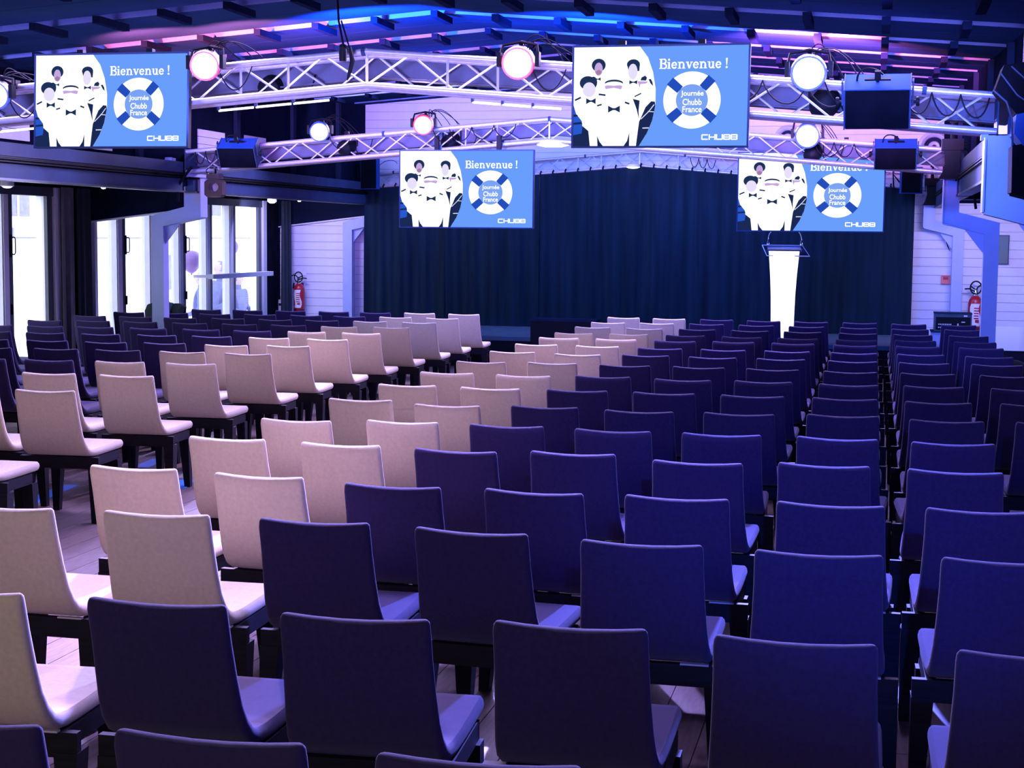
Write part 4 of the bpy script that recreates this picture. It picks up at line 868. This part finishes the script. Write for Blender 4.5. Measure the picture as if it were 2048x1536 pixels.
person(-12.5, 28.85, 1.36, 2.6, 'taller person in a scarf outside, between the other two', M['ocoat'])
person(-12.6, 29.95, 1.12, -1.9, 'person in a blue-grey hooded coat outside at the far pane', M['ocoat'], True)
t = T('chair_outside', 'pale outdoor chair standing beside the hooded person', 'chair', (-11.6, 28.3, -.7))
P('seat', MB().box(-11.8, -11.4, 28.1, 28.5, -.28, -.24), M['facade'], t)
P('backrest', MB().box(-11.42, -11.39, 28.1, 28.5, -.2, .45), M['facade'], t)
for a in (-11.78, -11.42):
    for b in (28.12, 28.45): P('leg', MB().box(a, a+.03, b, b+.03, -.7, -.28), M['facade'], t)

# ---------------------------------------------------------------- chairs
t_ = .0205
path = [(.018, .872), (.043, .78), (.070, .68), (.098, .59), (.128, .532), (.162, .494), (.207, .472), (.262, .466)]
ths = [.0205, .0205, .0205, .021, .022, .0235, .025, .0255]
def stations(pth, widths, dips):
    out = []
    for i, (y, z) in enumerate(pth):
        a, b = pth[max(i-1, 0)], pth[min(i+1, len(pth)-1)]; dy, dz = b[0]-a[0], b[1]-a[1]; L = math.hypot(dy, dz)
        out.append((y, z, -dz/L, dy/L, widths[i], ths[i], dips[i]))
    return out
bs = stations(path, [.210, .211, .215, .220, .225, .229, .232, .234], [.012, .008, .004, .001, 0, 0, 0, 0])
y, z, ny, nz = bs[0][:4]
top = [(y-.005, z+.0275, ny, nz, .196, .008, .012), (y-.004, z+.026, ny, nz, .203, .014, .012), (y-.002, z+.018, ny, nz, .208, .0185, .012)]
bs = top+bs
# sections need finer x resolution near the edges
def loft2(sts, xs=(-1, -.985, -.95, -.90, -.6, -.2, .2, .6, .90, .95, .985, 1)):
    mb = MB(); vs = []; fs = []; m = len(xs)
    for (y, z, ny, nz, hw, ht, dip) in sts:
        for s in (1, -1):
            for a in (xs if s > 0 else xs[::-1]):
                d = (1-abs(a))*hw; e = min(1, d/.016); th = ht*math.sqrt(max(.0, 1-(1-e)**2)) if e < 1 else ht
                th = max(th, ht*.12); vs.append((hw*a, y+ny*th*s, z+nz*th*s-dip*(1-a*a)))
    n = 2*m
    for k in range(len(sts)-1):
        for i in range(n): a = k*n+i; b = k*n+(i+1) % n; fs.append((a, b, b+n, a+n))
    for base in (0, (len(sts)-1)*n):
        for i in range(m-1): fs.append((base+i, base+i+1, base+n-2-i, base+n-1-i))
    return mb.add(vs, fs)
ss = [(.262, .466, 0, 1, .234, .0255, 0), (.35, .466, 0, 1, .237, .026, .003), (.50, .468, 0, 1, .238, .027, .004), (.66, .471, 0, 1, .238, .028, .002), (.688, .471, 0, 1, .237, .0275, 0), (.697, .471, 0, 1, .235, .024, 0), (.701, .471, 0, 1, .231, .014, 0)]
me_back = {}; me_seat = {}
for k in ('cream', 'plum'):
    me_back[k] = loft2(bs).mesh('backrest', M[k], True); me_seat[k] = loft2(ss).mesh('seat', M[k], True)
fr_ = MB().box(-.278, .278, .200, .230, .360, .438).box(-.232, -.200, .230, .64, .372, .436).box(.200, .232, .230, .64, .372, .436).box(-.232, .232, .61, .64, .372, .436)
me_frame = fr_.mesh('seat_frame', M['frame'])
def legmesh(sx, back):
    w0, w1 = (.075, .045); d0, d1 = (.085, .05) if back else (.07, .045)
    xo = sx*(.279 if back else .246); y0 = .196 if back else .575; yo = (y0, y0+d0); yb = (y0-.02, y0-.02+d1) if back else (y0+.03, y0+.03+d1)
    xi0, xi1 = xo-sx*w0, xo-sx*w1
    vs = [(xo, yo[0], .375), (xi0, yo[0], .375), (xi0, yo[1], .375), (xo, yo[1], .375), (xo, yb[0], 0), (xi1, yb[0], 0), (xi1, yb[1], 0), (xo, yb[1], 0)]
    return MB().add(vs, [(0, 1, 2, 3), (7, 6, 5, 4), (0, 4, 5, 1), (1, 5, 6, 2), (2, 6, 7, 3), (3, 7, 4, 0)]).mesh('leg', M['frame'])
me_legs = [legmesh(s, b) for s in (-1, 1) for b in (True, False)]
me_clip = MB().box(-.05, .05, .190, .212, .438, .444).mesh('fixing_plate', M['alud'])
def chair(kind, x, y, rz, label, group):
    t = T('upholstered_chair', label, 'chair', (x, y, 0), group, R(rz))
    link('backrest', me_back[kind], t); link('seat', me_seat[kind], t); link('seat_frame', me_frame, t)
    for m in me_legs: link('leg', m, t)
    if y < 7: link('fixing_plate', me_clip, t, loc=(.17, 0, 0))
    return t
CH={'A':[(2,-3.16,5.24,0.1),(3,-3.15,6.29,-1.3),(4,-3.16,7.34,-2.4),(5,-3.09,8.18,-1.6),(6,-3.11,9.33,0),(7,-3.11,10.33,0),(8,-3.11,11.34,0),(9,-3.12,12.33,0),(10,-3.15,13.67,0),(11,-3.15,14.75,0),(12,-3.11,15.68,0),(13,-3.12,16.49,0),(14,-3.12,17.72,0),(15,-3.1,18.58,0),(16,-3.13,20.07,0)],'B':[(1,-2.54,3.95,3.9),(2,-2.55,5.27,1.7),(3,-2.54,6.23,-3.9),(4,-2.54,7.29,-2.1),(5,-2.52,8.29,-0.8),(6,-2.48,9.18,0),(7,-2.5,10.25,0),(8,-2.49,11.22,0),(9,-2.57,12.56,0),(10,-2.5,13.43,0),(11,-2.54,14.68,0),(12,-2.53,15.7,0),(13,-2.53,16.57,0),(14,-2.5,17.59,0),(15,-2.54,18.8,0),(16,-2.53,19.93,0)],'C':[(0,-1.87,2.87,4),(1,-1.93,3.98,0.8),(2,-1.94,5.28,1.0),(3,-1.91,6.13,-0.9),(4,-1.94,7.24,-3.4),(5,-1.93,8.28,-0.5),(6,-1.92,9.28,0),(7,-1.92,10.35,0),(8,-1.95,11.5,0),(9,-1.95,12.46,0),(10,-1.94,13.69,0),(11,-1.93,14.49,0),(12,-1.91,15.55,0),(13,-1.92,16.59,0),(14,-1.93,17.8,0),(15,-1.97,18.96,0),(16,-1.93,20.02,0)],'D':[(0,-1.3,2.91,0.7),(1,-1.34,3.96,3.7),(2,-1.35,5.25,-4),(3,-1.32,6.15,-3.7),(4,-1.38,7.32,-1.4),(5,-1.34,8.25,-2.3),(6,-1.34,9.22,0),(7,-1.34,10.36,0),(8,-1.33,11.34,0),(9,-1.36,12.53,0),(10,-1.35,13.6,0),(11,-1.35,14.53,0),(12,-1.37,15.79,0),(13,-1.32,16.53,0),(14,-1.34,17.73,0),(15,-1.37,18.88,0),(16,-1.33,19.87,0)],'E':[(0,-0.73,2.91,2.8),(1,-0.76,4.02,1.0),(2,-0.74,5.2,0.6),(3,-0.74,6.17,0.0),(4,-0.77,7.19,-0.8),(5,-0.76,8.26,2.0),(6,-0.74,9.27,0),(7,-0.75,10.36,0),(8,-0.76,11.47,0),(9,-0.76,12.53,0),(10,-0.76,13.65,0),(11,-0.76,14.59,0),(12,-0.77,15.74,0),(13,-0.74,16.51,0),(14,-0.75,17.75,0),(15,-0.76,18.81,0),(16,-0.74,19.92,0)],'F':[(1,-0.17,4.02,0.4),(2,-0.15,5.19,1.7),(3,-0.14,6.18,-1.6),(4,-0.2,7.27,-3.2),(5,-0.17,8.28,-3.3),(6,-0.15,9.37,0),(7,-0.17,10.4,0),(8,-0.15,11.35,0),(9,-0.16,12.47,0),(10,-0.15,13.58,0),(11,-0.16,14.62,0),(12,-0.17,15.62,0),(13,-0.16,16.45,0),(14,-0.15,17.65,0),(15,-0.17,18.77,0),(16,-0.15,19.95,0)],'G':[(1,0.44,4.03,0.6),(2,0.45,5.23,1.3),(3,0.43,6.2,0.6),(4,0.38,7.24,-2.5),(5,0.4,8.25,3.1),(6,0.43,9.28,0),(7,0.41,10.28,0),(8,0.44,11.48,0),(9,0.42,12.54,0),(10,0.43,13.6,0),(11,0.43,14.64,0),(12,0.43,15.73,0),(13,0.43,16.74,0),(14,0.42,17.56,0),(15,0.41,18.63,0),(16,0.43,19.8,0)],'H':[(6,1.02,9.32,0),(7,1.0,10.38,0),(8,1.04,11.46,0),(9,1.02,12.52,0),(10,1.02,13.63,0),(11,1.02,14.48,0),(12,1.03,15.73,0),(13,1.02,16.68,0),(14,1.0,17.61,0),(15,1.01,18.9,0),(16,1.02,19.85,0)],'P':[(6,-5.23,9.22,3.2),(7,-5.24,10.35,3.2),(8,-5.26,11.48,3.2),(9,-5.2,12.54,3.2),(10,-5.27,13.65,3.2),(11,-5.19,14.53,3.2),(12,-5.2,15.6,3.2),(13,-5.23,16.72,3.2),(14,-5.2,17.8,3.2),(15,-5.2,18.81,3.2),(16,-5.23,19.92,3.2)],'Q':[(7,-5.87,10.38,3.2),(8,-5.86,11.48,3.2),(9,-5.83,12.6,3.2),(10,-5.75,13.39,3.2),(11,-5.82,14.58,3.2),(12,-5.81,15.65,3.2),(13,-5.78,16.54,3.2),(14,-5.82,17.84,3.2),(15,-5.83,18.89,3.2),(16,-5.87,20.05,3.2)],'R':[(8,-6.45,11.42,3.2),(9,-6.43,12.61,3.2),(10,-6.45,13.55,3.2),(11,-6.44,14.61,3.2),(12,-6.38,15.55,3.2),(13,-6.43,16.7,3.2),(14,-6.4,17.79,3.2),(15,-6.4,18.8,3.2),(16,-6.38,19.75,3.2)],'S':[(8,-7.02,11.34,3.2),(9,-7.0,12.55,3.2),(10,-6.97,13.37,3.2),(11,-7.04,14.59,3.2),(12,-7.0,15.62,3.2),(13,-7.03,16.69,3.2),(14,-6.96,17.67,3.2),(15,-7.01,18.89,3.2),(16,-7.0,19.87,3.2)],'T':[(9,-7.6,12.41,3.2),(10,-7.6,13.46,3.2),(11,-7.6,14.49,3.2),(12,-7.6,15.6,3.2),(13,-7.61,16.65,3.2),(14,-7.61,17.78,3.2),(15,-7.61,18.83,3.2),(16,-7.6,19.85,3.2)],'U':[(10,-8.2,13.42,3.2),(11,-8.21,14.49,3.2),(12,-8.23,15.6,3.2),(13,-8.28,16.76,3.2),(14,-8.12,17.54,3.2),(15,-8.11,18.57,3.2),(16,-8.18,19.77,3.2)],'V':[(11,-8.89,14.58,3.2),(12,-8.78,15.49,3.2),(13,-8.89,16.75,3.2),(14,-8.76,17.63,3.2),(15,-8.72,18.65,3.2),(16,-8.71,19.6,3.2)],'W':[(12,-9.39,15.53,3.2),(13,-9.33,16.48,3.2),(14,-9.37,17.66,3.2),(15,-9.3,18.61,3.2),(16,-9.39,19.84,3.2)]}
CH['P'].insert(0, (5, -5.24, 8.10, 3)); CH['Q'].insert(0, (6, -5.84, 9.30, 3))
ordn = ['', 'front', 'second', 'third', 'fourth', 'fifth', 'sixth', 'seventh', 'eighth', 'ninth', 'tenth', 'eleventh', 'twelfth', 'thirteenth', 'fourteenth', 'fifteenth', 'sixteenth', 'rearmost']
import statistics
for blk, cols in (('right', 'ABCDEFGH'), ('left', 'PQRSTUVW')):      # even out the small measuring noise of the far rows
    sk = 0 if blk == 'right' else .055
    ymed = {r: statistics.median([y-sk*x for c in cols for (q, x, y, a) in CH[c] if q == r]) for r in range(17) if any(q == r for c in cols for (q, x, y, a) in CH[c])}
    for c in cols:
        xm = statistics.median([x for (r, x, y, a) in CH[c]])
        CH[c] = [(r, x if r < 5 else xm+.35*(x-xm), y if r < 7 else .4*y+.6*(ymed[r]+sk*xm), a) for (r, x, y, a) in CH[c]]
for blk, cols, name in (('right', 'ABCDEFGH', 'right'), ('left', 'PQRSTUVW', 'left')):
    for ci, c in enumerate(cols):
        kind = 'cream' if ci < 2 else 'plum'
        seat = ['on the centre aisle', 'second from the aisle', 'third from the aisle', 'fourth from the aisle', 'fifth from the aisle', 'sixth from the aisle', 'seventh from the aisle', 'eighth from the aisle'][ci]
        for (r, x, y, a) in CH[c]:
            lab = '%s chair, %s block, %s row from the stage, %s' % ('cream' if kind == 'cream' else 'dark plum', blk, ordn[17-r], seat)
            chair(kind, x, y, a, lab, '%s chairs of the %s block' % ('cream' if kind == 'cream' else 'dark plum', blk))

# coat and scarf over a chair back in the far left
cx, cy = [(x, y) for (r, x, y, a) in CH['W'] if r == 16][0]
def cloth(x0, x1, y, zt, drop, thick, seed, n=16, wave=.02):
    mb = MB(); vs = []; fs = []; prof = [(-thick, -drop), (-thick-.01, -drop*.5), (-thick*.9, -.06), (-thick*.3, .02), (thick*.6, .02), (thick, -.06), (thick+.02, -drop*.6)]
    for lay in (0, 1):
        for (dy, dz) in prof:
            for i in range(n+1):
                s_ = i/n; xx = x0+(x1-x0)*s_; q = wave*math.sin(s_*17+seed)*(1 if dz < 0 else .5)+wave*.6*math.sin(s_*37+seed*2)
                vs.append((xx+.015*math.sin(dz*30), y+dy*(1-lay*.25)+q*(1 if dy < 0 else -1)*.6, zt+dz*(1-lay*.02)-lay*.012+.012*math.sin(s_*9+seed)-.10*max(0, abs(s_-.5)*2-.75)))
    m = n+1; N = len(prof)*m
    for k in range(len(prof)-1):
        for i in range(n):
            a = k*m+i; fs += [(a, a+1, a+m+1, a+m), (N+a, N+a+m, N+a+m+1, N+a+1)]
        for i in (0, n): a = k*m+i; fs.append((a, a+m, N+a+m, N+a))
    for i in range(n): fs.append((i, N+i, N+i+1, i+1)); a = (len(prof)-1)*m+i; fs.append((a, a+1, N+a+1, N+a))
    return mb.add(vs, fs)
o = link('draped_coat', cloth(cx-.28, cx+.28, cy+.025, .935, .42, .06, 1).mesh('draped_coat', M['coat'], True)); o['label'] = 'dark coat draped over a chair back before the glass doors'; o['category'] = 'coat'
o = link('scarf', cloth(cx-.14, cx+.10, cy+.025, .962, .36, .085, 3, wave=.014).mesh('scarf', M['teal'], True)); o['label'] = 'teal scarf lying over the dark coat on the chair back'; o['category'] = 'scarf'

# blue light falling on the aisle floor, painted as thin strips
for i, (x, y, l, a) in enumerate(((-5.86, 10.35, .95, -8), (-5.14, 11.1, .42, -14), (-5.86, 12.05, .5, -8), (-7.25, 13.4, .6, -10))):
    o = link('floor_tape', MB().cbox((x, y, .0015), (.13, l, .003), (0, 0, -a)).mesh('floor_tape', M['gaffer'])); o['label'] = ['longest strip of blue floor tape under the leftmost cream chairs', 'blue floor tape strip in the centre aisle beside the cream chairs', 'blue floor tape strip between the legs of the cream chairs left of the aisle', 'blue floor tape strip under the dark chairs at the far left'][i]; o['category'] = 'tape'; o['group'] = 'blue tape strips on the floor'
